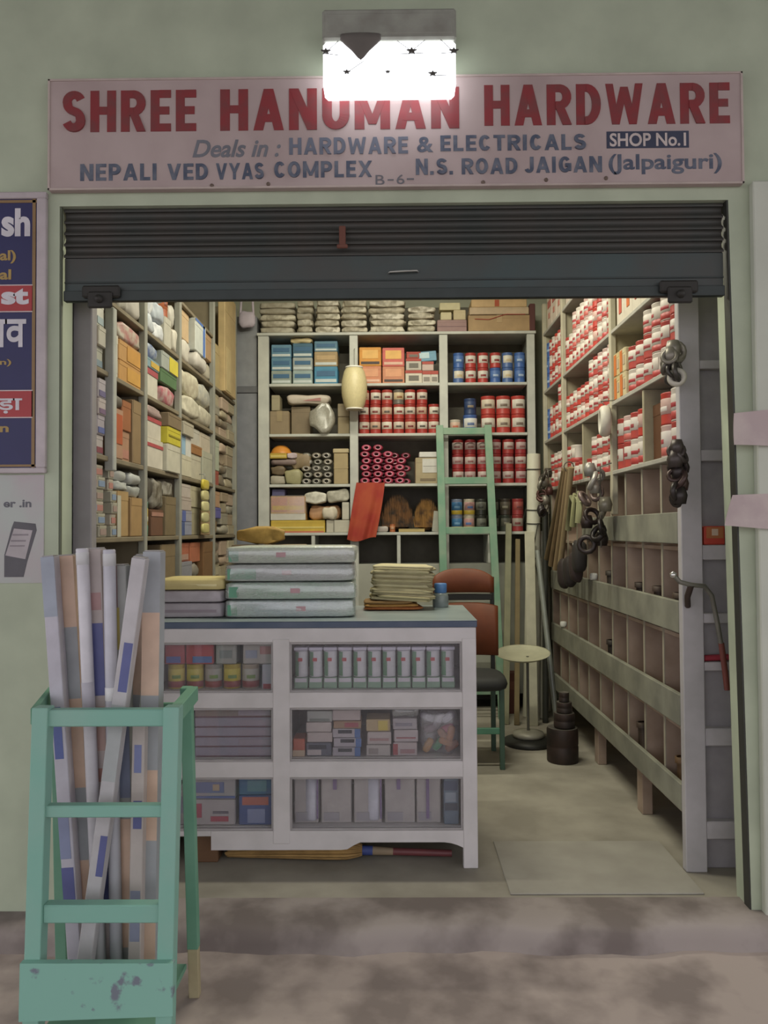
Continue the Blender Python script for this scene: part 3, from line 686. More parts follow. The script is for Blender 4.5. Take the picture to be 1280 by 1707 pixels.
# middle bay, third shelf: pink rolls and a labelled box
rows = [4, 4, 4, 4, 3, 2]
for r_, n in enumerate(rows):
    for c_ in range(n):
        coil('pink red roll, %s from left, %s row up, third shelf middle bay' % (ORD[c_ + 1], ORD[r_ + 1]), -.20 + c_ * .0905 + (r_ % 2) * .012, G + .06, S + r_ * .0515, .0262, .1, ['#b5405c', '#c24a66', '#a83850'][(c_ + 2 * r_) % 3], 'tape_roll', 'roll', 'pink rolls on the third shelf', '#d8a8b4')
for r_ in range(6):
    for c_ in range(4 if r_ % 2 == 0 else 3):
        if r_ == 5: continue
        coil('pink red roll in the rear row, %s from left, %s up, third shelf middle bay' % (ORD[c_ + 1], ORD[r_ + 1]), -.15 + c_ * .0905, G + .185, S + r_ * .0515, .0262, .1, '#a83850', 'tape_roll', 'roll', 'pink rolls on the third shelf', '#d8a8b4')
lb = carton('brown carton with white lid flap beside pink rolls, third shelf', 'carton', (.283, G, S), 0, .18, .2, .2, '#ab9a76', [(.3, .92, .42, .96, '#cfccc4'), (.2, .86, .1, .2, '#7f6e54'), (.34, .9, .66, .68, '#8f8c86', 1)])
MB().box(-.06, .085, -.004, .17, .203, .245, 0, .004).build('white_lid', M('#d4d2cc', .55), lb)

# left bay, fourth shelf
S = BZ[4] + .001
carton('long yellow carton lying at bottom of fourth shelf, left bay', 'carton', (-.72, G, S), 0, .42, .2, .095, '#c9a93a', [(.02, .98, .35, .5, '#d8c46a'), (.02, .98, 0, .12, '#c46a50')])
carton('white carton beside the long yellow carton, fourth shelf left bay', 'carton', (-.41, G, S), 0, .18, .18, .095, '#c0bba8', [(.3, .36, 0, 1, '#8f8a7a')])
pkk = carton('shrink-wrapped peach and yellow pack in white tray, fourth shelf', 'carton', (-.795, G, S + .098), 0, .27, .2, .185, '#cda05a', [(.0, 1, 0, .27, '#c8c4b8'), (.02, .48, .35, .95, '#c98a6a'), (.52, .98, .35, .95, '#d09a62'), (.05, .95, .42, .6, '#cfa834', 1)])
MB().box(-.139, .139, -.008, .205, .04, .192, 0, .012).build('shrink_wrap', CLEAR, pkk)
lump('orange and white tissue packet in the fourth shelf, left bay', 'packet', -.52, G + .052, S + .098, .25, .15, .115, '#c0926a', 31, 'tissue_packet', crink=.2)
lump('white knotted bag resting on orange packet, fourth shelf left bay', 'bag', -.475, G - .03, S + .099, .12, .08, .10, '#d2c8b2', 32, 'knotted_bag', crink=.25, e=.8)
carton('upright pale carton at right end of fourth shelf, left bay', 'carton', (-.35, G, S + .098), 0, .055, .15, .135, '#c3bfae')
lump('grey-white wrapped packet at left on fourth shelf top, left bay', 'packet', -.583, G - .005, S + .22, .17, .15, .1, '#b5b1a0', 33, 'wrapped_packet', crink=.2, h2='#d8d4c4')
o = lump('white wrapped packet leaning upward at fourth shelf top, left bay', 'packet', -.402, G - .005, S + .235, .17, .15, .1, '#c4c0ae', 34, 'wrapped_packet', crink=.15, h2='#a8a492'); o.rotation_euler = (0, R(-7), 0)
carton('small purple-blue carton under the shelf edge, fourth shelf left bay', 'carton', (-.875, G + .03, S + .286), 0, .1, .15, .05, '#6a6a98')

# red cloth hanging over the shelf edge
def cloth():
    n, m = 26, 20; b = MB(); vs = []; fs = []
    for j in range(m + 1):
        v = j / m
        x0 = -.262 - .075 * v; x1 = -.045 - .07 * v ** 1.3
        for i in range(n + 1):
            u = i / n
            fold = .010 * math.sin(u * 9 + v * 1.5) + .007 * math.sin(u * 17 + 2 * v)
            vs.append((x0 + (x1 - x0) * u, 3.125 - .012 * math.sin(v * 2.4) + fold * (.25 + v), 1.742 - .435 * v - .016 * math.sin(u * 5) * v))
    for j in range(m):
        for i in range(n): fs.append((j * (n + 1) + i, j * (n + 1) + i + 1, (j + 1) * (n + 1) + i + 1, (j + 1) * (n + 1) + i))
    b.add(vs, [f[::-1] for f in fs], 0, True); b.add([(x, y + .003, z) for x, y, z in vs], fs, 0, True)
    b.add([(x, y, z) for x0_ in (0,) for x, y, z in ((-.262, 3.125, 1.742), (-.045, 3.125, 1.742), (-.045, 3.19, 1.742), (-.262, 3.19, 1.742))], [(0, 1, 2, 3)], 0)
    o = b.build('red_cloth', M('#a93328', .8, h2='#b44a2c', thr=(.35, .65), scale=8)); return tag(o, 'red orange cloth hanging down over the fourth shelf of the back unit', 'cloth')
cloth()
# dark brush heads
def bristle(label, x, z, w, h, col, seed, col2):
    rn = random.Random(seed); t = thing('brush_head', label, 'brush', (x, G + .08, z))
    MB().pillow(w * .9, .12, h * .7, seed, 8, 18, .7, .12, c=(0, -.06, 0)).build('bristle_core', M(col, .9, h2=col2, thr=(.4, .6), scale=18), t)
    b = MB()
    for i in range(420):
        a = rn.uniform(-1, 1); q = rn.uniform(-1, 1); hx_ = a * w * .46; top = h * 1.02 * math.sqrt(max(.05, 1 - a * a * .85)) + rn.uniform(-.01, .015)
        y = q * .055; dx = rn.uniform(-.02, .02)
        b.add([(hx_ - .006, y - .03, h * .1), (hx_ + .006, y - .03, h * .1), (hx_ + dx + .001, y - .02 + rn.uniform(-.02, .02), top)], [(0, 1, 2)])
    s = b.build('bristles', M(col, .8, h2=col2, thr=(.45, .65), scale=14), t); s['kind'] = 'stuff'
bristle('black-brown bristle broom head, larger left one, fourth shelf middle bay', .05, S + .012, .25, .27, '#2f241b', 5, '#6e4722')
bristle('amber brown bristle broom head, right one, fourth shelf middle bay', .277, S + .012, .19, .24, '#4a3018', 6, '#8a6028')
carton('yellow strip carton lying before the brush heads, fourth shelf', 'carton', (.16, G - .02, S), 0, .2, .03, .024, '#c4ad6c')
lump('small white packet before the brush heads, fourth shelf middle bay', 'packet', -.065, G - .02, S, .085, .03, .045, '#b8aea4', 41, 'packet')
tin('tiny orange jar before the brush heads, fourth shelf middle bay', (.012, G + .005, S), 0, .022, .06, '#b8683c', '#c9865a', '#b06a48', '#d0b090', cat='jar', name='small_jar')
o = BX('white_board', M('#a8a89a', .6), -.03, .03, 0, .012, 0, .16); o.location = (.345, G - .022, S); o.rotation_euler = (R(-3), R(6), 0); tag(o, 'pale board leaning at the right end of the fourth shelf, middle bay', 'board')

# ------------------------------------------------------------ left rack
LXF = -1.18
lr = thing('left_rack', 'wooden shelf rack with bare posts along the left wall of the shop', 'rack', (LXF, 0, 0))
LZ = [2.69, 2.36, 2.045, 1.69, 1.35, .98, .6, .2]
WOODP = M('#97978a', .65, h2='#85847a', thr=(.3, .65), scale=8); WOODB = M('#7a6f58', .75, var=.15, scale=8)
for z in LZ: BX('shelf', WOODB, -.38, -.002, .2, 3.12 if z < 2.6 else 2.345, z - .022, z, lr)
MB().box(-.045, .03, .145, .2, 0, 3.1, 0, .004).build('end_post', M('#8b8788', .6, var=.08), lr)
MB().box(-.40, -.03, .165, .185, 0, 3.1, 0, .003).build('end_panel', M('#8b8788', .6, var=.08), lr)
MB().box(-.02, .02, .41, .45, 1.63, 2.32, 0, .004).build('front_post', M('#a9aba2', .6), lr)
for y in (.90, 1.52, 2.36, 3.1): BX('post', WOODP, -.03, .004, y - .02, y + .02, 0, 3.1, lr)
for y in (.90, 1.52, 2.36, 3.1): BX('partition', WOODB, -.38, -.03, y - .01, y + .01, 0, 3.1, lr)
BX('back_panel', WOODB, -.40, -.38, .2, 3.12, 0, 3.2, lr)
BAYN = {'A': 'front bay', 'B': 'second bay', 'C': 'third bay', 'D': 'fourth bay', 'E': 'rear bay'}
SHN = {0: 'topmost shelf', 1: 'second shelf', 2: 'third shelf', 3: 'fourth shelf', 4: 'fifth shelf'}
LSH = {0: 2.36, 1: 2.045, 2: 1.69, 3: 1.35, 4: .98}
def lstack(bay, sh, ci, y0, y1, st, proud=.0, flip=1):
    """one stack of goods on the left rack: st = list of (kind, height, colour, name, decoration)"""
    z = LSH[sh] + .001; n = len(st); free = {0: .32, 1: .29, 2: .33, 3: .315, 4: .345}[sh]
    tot = sum(q[1] for q in st) + .002 * n
    k = min(1.35, free * .95 / tot)
    if n == 1 and st[0][1] > .28: k = 1
    for i, q in enumerate(st):
        kind, h, col, nm = q[:4]; dec = q[4] if len(q) > 4 else (); h *= k
        rn = rnd_of(bay, sh, ci, i)
        pos = '' if n == 1 else ', ' + ('bottom' if i == 0 else 'top' if i == n - 1 else ORD[i + 1] + ' up')
        lab = '%s%s of %s stack, %s, %s, left rack' % (nm, pos, ORD[ci], SHN[sh], BAYN[bay])
        loc = (LXF - .012 + proud + rn.uniform(-.012, .010), (y0 + y1) / 2, z); w = y1 - y0 - .012
        if kind == 'c': carton(lab, 'carton', loc, PI / 2, w, .2, h, col, dec, 'boxes on the left rack')
        elif kind == 'p': packet(lab, loc, PI / 2, w, .2, h, col, rn.randint(0, 999), 'packet', 'packet', 'packets on the left rack', crink=.16, h2=dec or None)
        elif kind == 'j':
            r = min(w / 2, .1); tin(lab, (loc[0] - r, loc[1], z), PI / 2, r, h, col, dec[0], dec[1], dec[2], dec[3], 'jars on the left rack', 'jar', 'jar')
        z += h + .002
st_w = lambda c, v0=.1, v1=.4: [(.1, .9, v0, v1, c)]
# A: front bay beside the end post (.2-.4)
lstack('A', 1, 1, .21, .30, [('c', .14, '#b1835e', 'tan brown box', st_w('#b5543f')), ('c', .1, '#cfcabb', 'white box', st_w('#8aa0a4'))])
lstack('A', 1, 2, .305, .40, [('c', .09, '#a8a898', 'greyish box', st_w('#7d8f98')), ('c', .08, '#b4b0a0', 'pale box'), ('c', .1, '#c9c8bb', 'white box', st_w('#9fb0b4'))])
lstack('A', 2, 1, .21, .30, [('c', .1, '#b6a48c', 'buff box', st_w('#a05a50')), ('c', .08, '#b9a9a0', 'pinkish box', st_w('#7a5560')), ('c', .1, '#ab8a70', 'tan box')])
lstack('A', 2, 2, .305, .40, [('c', .07, '#b0a8a4', 'dull lilac box', st_w('#8a4a52')), ('c', .07, '#a29aa0', 'lilac box', st_w('#5f6aa0')), ('c', .06, '#b0a6a2', 'pale mauve box', st_w('#77607a')), ('c', .07, '#a9a2a6', 'mauve box', st_w('#6c6488'))])
for ci, (y0, y1) in enumerate(((.21, .30), (.305, .40), (.46, .53))):
    lstack('A' if y0 < .45 else 'B', 3, ci + 1 if y0 < .45 else 1, y0, y1, [('c', .045, ['#b3aa98', '#a8a490', '#aba894'][(i + ci) % 3], 'small pinkish white box' if i % 2 else 'small greyish box', st_w(['#b07a70', '#a08a80', '#7f93ae'][(i + ci) % 3], .2, .7)) for i in range(6)])
# B: second bay (.46-.88)
lstack('B', 0, 1, .5, .68, [('p', .11, '#b8b4a8', 'grey white packet'), ('p', .1, '#c2bcae', 'pale packet')]); lstack('B', 0, 2, .69, .87, [('p', .13, '#b0aaa0', 'grey packet'), ('p', .1, '#c9c2b4', 'white packet')])
lstack('B', 1, 1, .46, .56, [('c', .16, '#c6c0ae', 'upright white box', st_w('#b8b29c')), ('p', .075, '#b8b0a0', 'clear white packet')])
lstack('B', 1, 2, .57, .88, [('c', .085, '#bb8a4a', 'orange tan carton', [(.35, .97, .15, .85, '#c4913f')]), ('c', .085, '#b98a4e', 'amber carton', [(.35, .97, .15, .9, '#c08a3c')]), ('p', .085, '#b3aa98', 'clear packet with pink contents', '#a8706a')])
lstack('B', 2, 1, .46, .60, [('c', .16, '#ac8468', 'orange brown box', st_w('#b0552f', .3, .9)), ('p', .05, '#5f584e', 'dark folded packet')]); lstack('B', 2, 2, .61, .74, [('c', .1, '#a87f62', 'brick pink box', st_w('#b07a68')), ('c', .1, '#9a5f38', 'rust orange box')]); lstack('B', 2, 3, .75, .88, [('c', .22, '#8b7350', 'brown cardboard box')])
lstack('B', 3, 2, .54, .7, [('c', .19, '#ab8c5c', 'tan cardboard box', [(.0, .3, 0, .9, '#b4b2a0')]), ('p', .04, '#a9aca6', 'row of white tubes'), ('p', .045, '#b4b6b0', 'row of pale tubes')]); lstack('B', 3, 3, .71, .88, [('c', .16, '#a58455', 'ochre cardboard box'), ('p', .05, '#9fa29c', 'grey white tube bundle'), ('p', .05, '#b3b5b0', 'pale tube bundle')])
lstack('B', 4, 1, .5, .68, [('p', .12, '#4a4438', 'dark sack')]); lstack('B', 4, 2, .69, .87, [('c', .15, '#77705c', 'dusty brown box')])
# C: third bay (.92-1.5)
lstack('C', 0, 1, .93, 1.08, [('p', .08, '#a9b2b8', 'bluish white packet', '#c8ccd0'), ('p', .08, '#b6bcc0', 'pale blue packet', '#d0d2d4'), ('p', .08, '#c0b8a0', 'cream packet')]); lstack('C', 0, 2, 1.09, 1.24, [('p', .07, '#b8bcc0', 'silvery packet', '#d8dadc'), ('p', .08, '#a8b0b8', 'grey blue packet'), ('p', .08, '#ccc8bc', 'white packet')])
lstack('C', 0, 3, 1.25, 1.38, [('c', .13, '#b4b0a0', 'grey box'), ('j', .12, '#a2512f', 'rust red jar', ('#b8653c', '#a8482c', '#7c3a24', None))]); lstack('C', 0, 4, 1.385, 1.49, [('p', .1, '#c9c3b2', 'cream packet'), ('p', .1, '#b9b5a8', 'greyish packet')])
lstack('C', 1, 1, .93, 1.17, [('c', .15, '#c3beae', 'white box with red top edge', [(0, 1, .8, 1, '#a84a50')]), ('c', .05, '#7d9aa4', 'teal blue strip box', [(.4, 1, .2, .8, '#c4a040')]), ('p', .085, '#9fa8b0', 'grey blue clear packet', '#5f6f98')]); lstack('C', 1, 2, 1.18, 1.49, [('p', .09, '#b9a49c', 'pink and white packet', '#b0606a'), ('c', .06, '#4f7048', 'dark green box'), ('c', .075, '#9aa098', 'grey box with yellow end', [(.45, 1, .05, .95, '#c9b935')])])
lstack('C', 2, 1, .93, 1.22, [('c', .15, '#c4bdac', 'large white box with red stripe', [(0, 1, .72, .84, '#b04a4c')]), ('c', .11, '#bfb8a8', 'white box with red edge', [(0, 1, .8, 1, '#b0494c')]), ('p', .055, '#a08a84', 'grey red packet')]); lstack('C', 2, 2, 1.23, 1.49, [('c', .14, '#c0bca8', 'cream white box'), ('c', .085, '#c2b52c', 'bright yellow box', [(.05, .95, .45, .55, '#8f8420')]), ('c', .07, '#7d6b50', 'brown box')], .02)
lstack('C', 3, 1, .93, 1.05, [('j', .14, '#4f9278', 'teal lidded jar', ('#c0a83c', '#3f8f78', '#c8c4a0', '#3f8a70')), ('p', .1, '#4a463e', 'black plastic bundle')]); lstack('C', 3, 2, 1.06, 1.27, [('c', .11, '#6f4c38', 'reddish brown box', [(0, 1, .75, .9, '#a87a68')]), ('p', .13, '#57503f', 'dark plastic bundle', '#8a8578')]); lstack('C', 3, 3, 1.28, 1.49, [('c', .2, '#7a6a4c', 'brown cardboard box'), ('p', .08, '#6a6456', 'grey brown bundle', '#a8a498')])
lstack('C', 4, 1, .93, 1.2, [('c', .2, '#6f5f46', 'dull brown box')]); lstack('C', 4, 2, 1.21, 1.49, [('c', .24, '#857253', 'wide tan box')])
# D: fourth bay (1.54-2.34)
lstack('D', 0, 1, 1.55, 1.8, [('p', .12, '#c8c2b4', 'white sack'), ('c', .15, '#c2a47c', 'beige carton')]); lstack('D', 0, 2, 1.81, 2.08, [('p', .08, '#c0bab0', 'knotted white bag'), ('c', .15, '#bfc3bc', 'white carton with blue ends', [(.72, .9, 0, 1, '#4d70b8'), (0, .9, .92, 1, '#4d70b8')])], .03); lstack('D', 0, 3, 2.09, 2.34, [('p', .1, '#b4ac98', 'grey sack'), ('c', .12, '#a88660', 'brown carton')])
lstack('D', 1, 1, 1.55, 1.95, [('p', .125, '#cac4ae', 'big white wrapped bale', '#b4ae98'), ('p', .155, '#c8c2a8', 'large cream wrapped bale', '#b2a890')], .025); lstack('D', 1, 2, 1.96, 2.34, [('p', .12, '#c4bda6', 'cream wrapped bale', '#a8a28e'), ('p', .14, '#bcb8a6', 'grey cream wrapped bale', '#a0a098')], .01)
lstack('D', 2, 1, 1.55, 1.78, [('c', .11, '#c2bca2', 'cream box'), ('c', .1, '#8cb0c8', 'sky blue and white box', [(.45, 1, 0, 1, '#c8c8c0')]), ('c', .07, '#a8a08c', 'grey box')], .015); lstack('D', 2, 2, 1.79, 2.05, [('c', .13, '#b8b29c', 'wide cream box'), ('c', .05, '#9a6a3c', 'brown strip box'), ('c', .09, '#b4b0a2', 'pale box')]); lstack('D', 2, 3, 2.06, 2.34, [('c', .17, '#a8a894', 'grey green box'), ('c', .1, '#b8ac98', 'buff box')])
lstack('D', 3, 1, 1.55, 1.80, [('c', .075, '#8d92a8', 'blue and white box', [(0, .3, 0, 1, '#44588c')]), ('c', .06, '#9a98a4', 'lilac blue box', [(.1, .4, 0, 1, '#5566a8')]), ('c', .07, '#b0a398', 'pinkish box'), ('c', .075, '#b5aaa0', 'pale pink box')]); lstack('D', 3, 2, 1.81, 2.06, [('c', .13, '#9c9478', 'olive box'), ('c', .1, '#ada588', 'pale olive box')]); lstack('D', 3, 3, 2.07, 2.34, [('c', .12, '#a58a66', 'tan box'), ('p', .1, '#7c7664', 'dark packet')])
lstack('D', 4, 1, 1.55, 1.80, [('c', .1, '#a5604a', 'brick red box'), ('c', .08, '#8d8e98', 'grey blue box'), ('c', .09, '#b2654a', 'orange red box', st_w('#b08c7c'))]); lstack('D', 4, 2, 1.81, 2.06, [('p', .09, '#9a8a74', 'buff packet'), ('p', .08, '#8a8478', 'grey packet'), ('c', .1, '#b5694a', 'rust orange box')]); lstack('D', 4, 3, 2.07, 2.34, [('c', .25, '#7d5a36', 'upright brown box')])
# E: rear bay (2.38-3.08)
ecol = ['#a4987c', '#8a7c64', '#b4aa8c', '#9c8a70', '#7a6e5a', '#b09a84', '#948e7c']
enm = ['buff box', 'brown box', 'cream box', 'tan box', 'dark brown box', 'pinkish tan box', 'grey box']
for sh in (1, 2, 3, 4):
    for ci, (y0, y1) in enumerate(((2.39, 2.6), (2.61, 2.84), (2.85, 3.07))):
        rn = rnd_of('E', sh, ci); st = []
        for i in range(4):
            q = rn.randrange(7); st.append(('c' if rn.random() < .6 else 'p', rn.uniform(.05, .075), ecol[q], enm[q].replace('box', 'box') if True else ''))
            if st[-1][0] == 'p': st[-1] = (st[-1][0], st[-1][1], st[-1][2], enm[q].replace('box', 'packet'))
        if sh == 2 and ci == 0: st = [('c', .08, '#9c4a3a', 'brick red box'), ('c', .17, '#a8b09a', 'pale green upright box')]
        if sh == 3 and ci == 0: st = [('p', .09, '#8a7048', 'ochre packet'), ('c', .06, '#5a58a0', 'violet blue box'), ('c', .09, '#b08a68', 'tan pink box')]
        lstack('E', sh, ci + 1, y0, y1, st)
lstack('E', 0, 1, 2.40, 2.6, [('c', .3, '#ab9768', 'upright tan board carton')]); 
tp = carton('tall tan cardboard sheet pack standing at rear top of left rack', 'carton', (LXF + .02, 2.80, 2.361), PI / 2, .38, .05, .72, '#b59c6c', [(.1, .5, .02, .45, '#c0aa78')])
# hanging strips of sachets on the left rack
def strip(label, x, y, z0, z1, w, cols, rz):
    t = thing('sachet_strip', label, 'sachets', (x, y, z1), rz); n = len(cols); h = (z1 - z0) / n
    for i, c_ in enumerate(cols): MB().pillow(w, .02, h * .96, i + 3, 6, 12, .4, .06, c=(0, 0, -h * (i + 1))).build('sachet', M(c_, .4), t)
    MB().tube([(0, .01, 0), (0, .012, .03), (0, .06, .03)], .003, 5).build('hook', M('#7a7a74', .4, .6), t)
strip('yellow and cream sachet strip hanging off the left rack, fourth bay', LXF + .035, 2.0, 1.36, 1.70, .17, ['#c8b437', '#c4bc80', '#c9c38a', '#bdb884', '#c4bb70'], PI / 2)

# ------------------------------------------------------------ right rack
RXF = 1.17
rr = thing('right_rack', 'white painted wooden rack with plank-fronted bins along the right wall', 'rack', (RXF, 0, 0))
RZ = [2.87, 2.425, 2.045, 1.68]
WP = M('#bcb8ba', .6, h2='#a9a6a6', thr=(.3, .65), scale=7); PK = M('#8f8f7e', .75, h2='#77776a', thr=(.35, .65), scale=6, bump=.1); BIN = M('#b09a88', .8, h2='#98826f', thr=(.35, .65), scale=6)
CRM = M('#b9b29a', .65)
BX('post', WP, 0, .085, .315, .355, 0, 3.1, rr)
for y in (1.30, 2.46): BX('post', CRM, 0, .03, y - .02, y + .02, 1.45, 3.1, rr)
BX('post', CRM, 0, .03, 3.09, 3.13, 0, 3.1, rr)
for i, y in enumerate((1.30, 2.46, 3.1)): BX('partition', M('#a59c80', .7), .03, .38, y - .01, y + .01, 1.68, 3.1, rr)
for z in RZ: BX('shelf', M('#aaa79c', .6), .002, .38, .357, 3.13, z - .022, z, rr)
for y in (.80, 1.95): BX('partition', M('#a59c80', .7), .01, .38, y - .011, y + .011, 1.681, 2.022, rr)
BX('back_panel', M('#5f4636', .8), .38, .40, .3, 3.13, 0, 3.2, rr)
y = .62
while y < 3.0:
    MB().box(.03, .38, y - .009, y + .009, .20, 1.655).box(.026, .03, y - .010, y + .010, .20, 1.655, 1).build('bin_divider', [BIN, M('#a19a86', .7)], rr); y += .262
for (z0, z1, ya) in ((1.31, 1.44, .36), (.945, 1.075, .36), (.567, .695, .36), (.225, .335, .36)):
    yb = 2.9 if z0 < 1.2 else 1.95
    MB().box(0, .022, ya, yb, z0, z1, 0, .003).build('plank', PK, rr)
    MB().box(.03, .38, .36, 3.0, z0 - .03, z0 - .012, 0, .002).build('bin_floor', BIN, rr)
BX('bin_back', BIN, .17, .18, .37, 3.0, .2, 1.655, rr)
for y in (.95, 1.75, 2.6): BX('foot', BIN, .03, .08, y, y + .08, 0, .2, rr)
# narrow pigeonholes on the end of the rack, facing the street
BX('end_back', M('#9a969a', .65), .085, .40, .357, .366, 0, 3.1, rr)
for z0, z1 in ((2.02, 2.055), (1.645, 1.69), (1.245, 1.305), (.99, 1.03), (.80, .835), (.50, .57), (.13, .2)):
    BX('end_shelf', M('#b4b0b2', .6), .086, .23, .318, .357, z0, z1, rr)
ro = (1.259,1.346,1.326,1.398)
rb = carton('small red and orange box with dark window in the rack end pigeonhole', 'box', (1.307, .322, 1.306), 0, .085, .034, .075, '#c2402f', [(.1, .9, .35, .95, '#b06a3c'), (.35, .65, .5, .85, '#cdb49c', 1)])
b = MB(); b.tube([(-.05, 0, .012), (.05, 0, .016)], .013, 8); o = b.build('hand_tool', M('#a53040', .5)); o.location = (1.31, .336, .836); tag(o, 'red tool handle lying in a low pigeonhole of the rack end', 'tool')

rsty = [('red and white tin', dict(body='#b0403a', lab='#d2c9bf', lid='#bdb6ac', mark='#9a3c40')), ('white tin with red band', dict(body='#cdc3b8', lab='#d4cabf', lid='#c04a44', mark='#a8343a', low='#b53f3c')), ('pale pink tin', dict(body='#c9aaa2', lab='#d8d0c8', lid='#c9c2ba', mark='#b0444a', low='#c06058')), ('bright red tin', dict(body='#bd3a30', lab='#c8a49a', lid='#c24038', mark='#d8d0c8'))]
def rwall(where, y0, y1, z, pitch, rows, h, r=None, pick=None, x=.012):
    n = int((y1 - y0) / pitch); r = r or pitch / 2 - .002
    for c_ in range(n):
        k = rows(c_) if callable(rows) else rows
        for i in range(k):
            rn = rnd_of(where, c_, i); nm, st = rsty[rn.choice([0, 0, 1, 1, 2, 3])] if pick is None else pick(c_, i)
            tin('%s, %s from front, %s row up, %s' % (nm, ORD[c_ + 1], ORD[i + 1], where), (RXF + x + r, y0 + pitch * (c_ + .5), z + .001 + i * (h + .0015)), -PI / 2 + rn.uniform(-.5, .5), r, h, group='tins on right rack, ' + where, **st)
blue_last = lambda n: (lambda c_, i: ('blue tin with white lid', dict(BL)) if c_ == n else rsty[[0, 3, 1][(c_ + i) % 3]])
rwall('upper shelf, middle bay', 1.33, 2.44, RZ[1], .10, lambda c_: 3 if c_ < 9 else 2, .115)
rwall('upper shelf, rear bay', 2.49, 3.08, RZ[1], .095, 3, .115, pick=blue_last(5))
rwall('second shelf, front bay', .37, 1.07, RZ[2], .116, lambda c_: 3 if c_ < 4 else 2, .112)
rwall('second shelf, middle bay', 1.33, 2.44, RZ[2], .10, lambda c_: 3 if c_ < 5 else 2, .108)
rwall('second shelf, rear bay', 2.49, 3.08, RZ[2], .095, lambda c_: 3 if c_ in (0, 1) else 2, .114, pick=blue_last(5))
rwall('third shelf, front bay', .37, .63, RZ[3], .125, 2, .14)
rwall('third shelf, second bay', .82, 1.28, RZ[3], .112, lambda c_: 2 if c_ < 3 else 2, .13)
rwall('third shelf, third bay', 1.33, 1.92, RZ[3], .116, lambda c_: 2 if c_ < 4 else 1, .115)
rwall('third shelf, rear bay', 2.0, 2.44, RZ[3], .105, lambda c_: 1 if c_ < 2 else 2, .12)
rwall('third shelf, last bay', 2.5, 3.0, RZ[3], .115, lambda c_: 2, .12)
# orange and cream cartons
for c_ in range(2):
    for i in range(2):
        carton('%s carton with orange stripe, %s layer, front bay second shelf, right rack' % (['cream', 'pale yellow'][c_], ['lower', 'upper'][i]), 'carton', (RXF + .012, 1.115 + c_ * .105, RZ[2] + .001 + i * .122), -PI / 2, .1, .15, .12, ['#cbbd94', '#c8b480'][c_], [(.1, .5, .05, .95, '#d0702c'), (.6, .9, .3, .7, '#b8a488')], 'cartons with orange stripe on the right rack')
for c_ in range(5):
    carton('white carton with %s mark, %s from front, top shelf front bay, right rack' % (['red', 'orange'][c_ % 2], ORD[c_ + 1]), 'carton', (RXF + .012, .62 + c_ * .13, RZ[1] + .001), -PI / 2, .124, .15, .2, '#cfc6b4', [(.35, .7, .25, .75, ['#c0503c', '#d0682c'][c_ % 2])], 'white cartons on the right rack')
for c_ in range(6):
    carton('white carton with small red print, %s from front, very top shelf, right rack' % ORD[c_ + 1], 'carton', (RXF + .012, (1.96, 2.125, 2.29, 2.57, 2.735, 2.9)[c_], RZ[0] + .001), -PI / 2, .158, .2, .26, '#cdbfaf', [(.15, .85, .55, .75, '#b5635a'), (.3, .6, .25, .4, '#c27a6c')], 'white cartons on the right rack')
carton('open brown carton standing empty beside red tins on the third shelf, right rack', 'carton', (RXF + .05, .725, RZ[3] + .001), -PI / 2, .11, .2, .26, '#5f3a20')
# things in the bins: dark fittings
fn = 0
for (y, z, h, c_, lab) in ((1.537, .938, .17, '#3b332d', 'black elbow fitting in a middle bin behind second plank'), (.49, .938, .13, '#4a3b30', 'brown pipe fitting in front bin behind second plank'), (.751, .938, .14, '#473830', 'dark pipe fitting in the bin second from the front'), (1.013, .938, .14, '#3d322b', 'dark rusty fitting in the bin third from the front'), (1.537, .56, .16, '#352d28', 'black lump fitting in a bin behind third plank'), (.49, .218, .15, '#6a4f34', 'rusty iron fitting heap in lowest front bin'), (1.013, .218, .17, '#4a3c32', 'dark fitting in the lowest bin third from front')):
    t = thing('pipe_fitting', lab, 'fitting', (RXF + .07, y, z + .004)); fn += 1
    b = MB(); b.tube([(0, -.06, .02), (0, -.01, .025), (.0, .03, .05), (0, .04, h + .02)], .024, 9); b.build('elbow', M(c_, .6, .3), t)
    b = MB(); b.lathe([(.032, 0), (.032, .025), (.024, .025)], 10, (0, .04, h)); b.build('collar', M(c_, .6, .3), t)
for (y, z, lab) in ((1.73, 1.085, 'small white plastic stopper lying on the second plank of right rack'), (2.55, .71, 'small white plastic stopper on the third plank of right rack')):
    o = MB().lathe([(0, 0), (.02, 0), (.024, .01), (.024, .03), (.018, .038), (0, .04)], 12).build('white_stopper', M('#d2d2ca', .5)); o.location = (RXF + .012, y, z - .008); tag(o, lab, 'stopper')

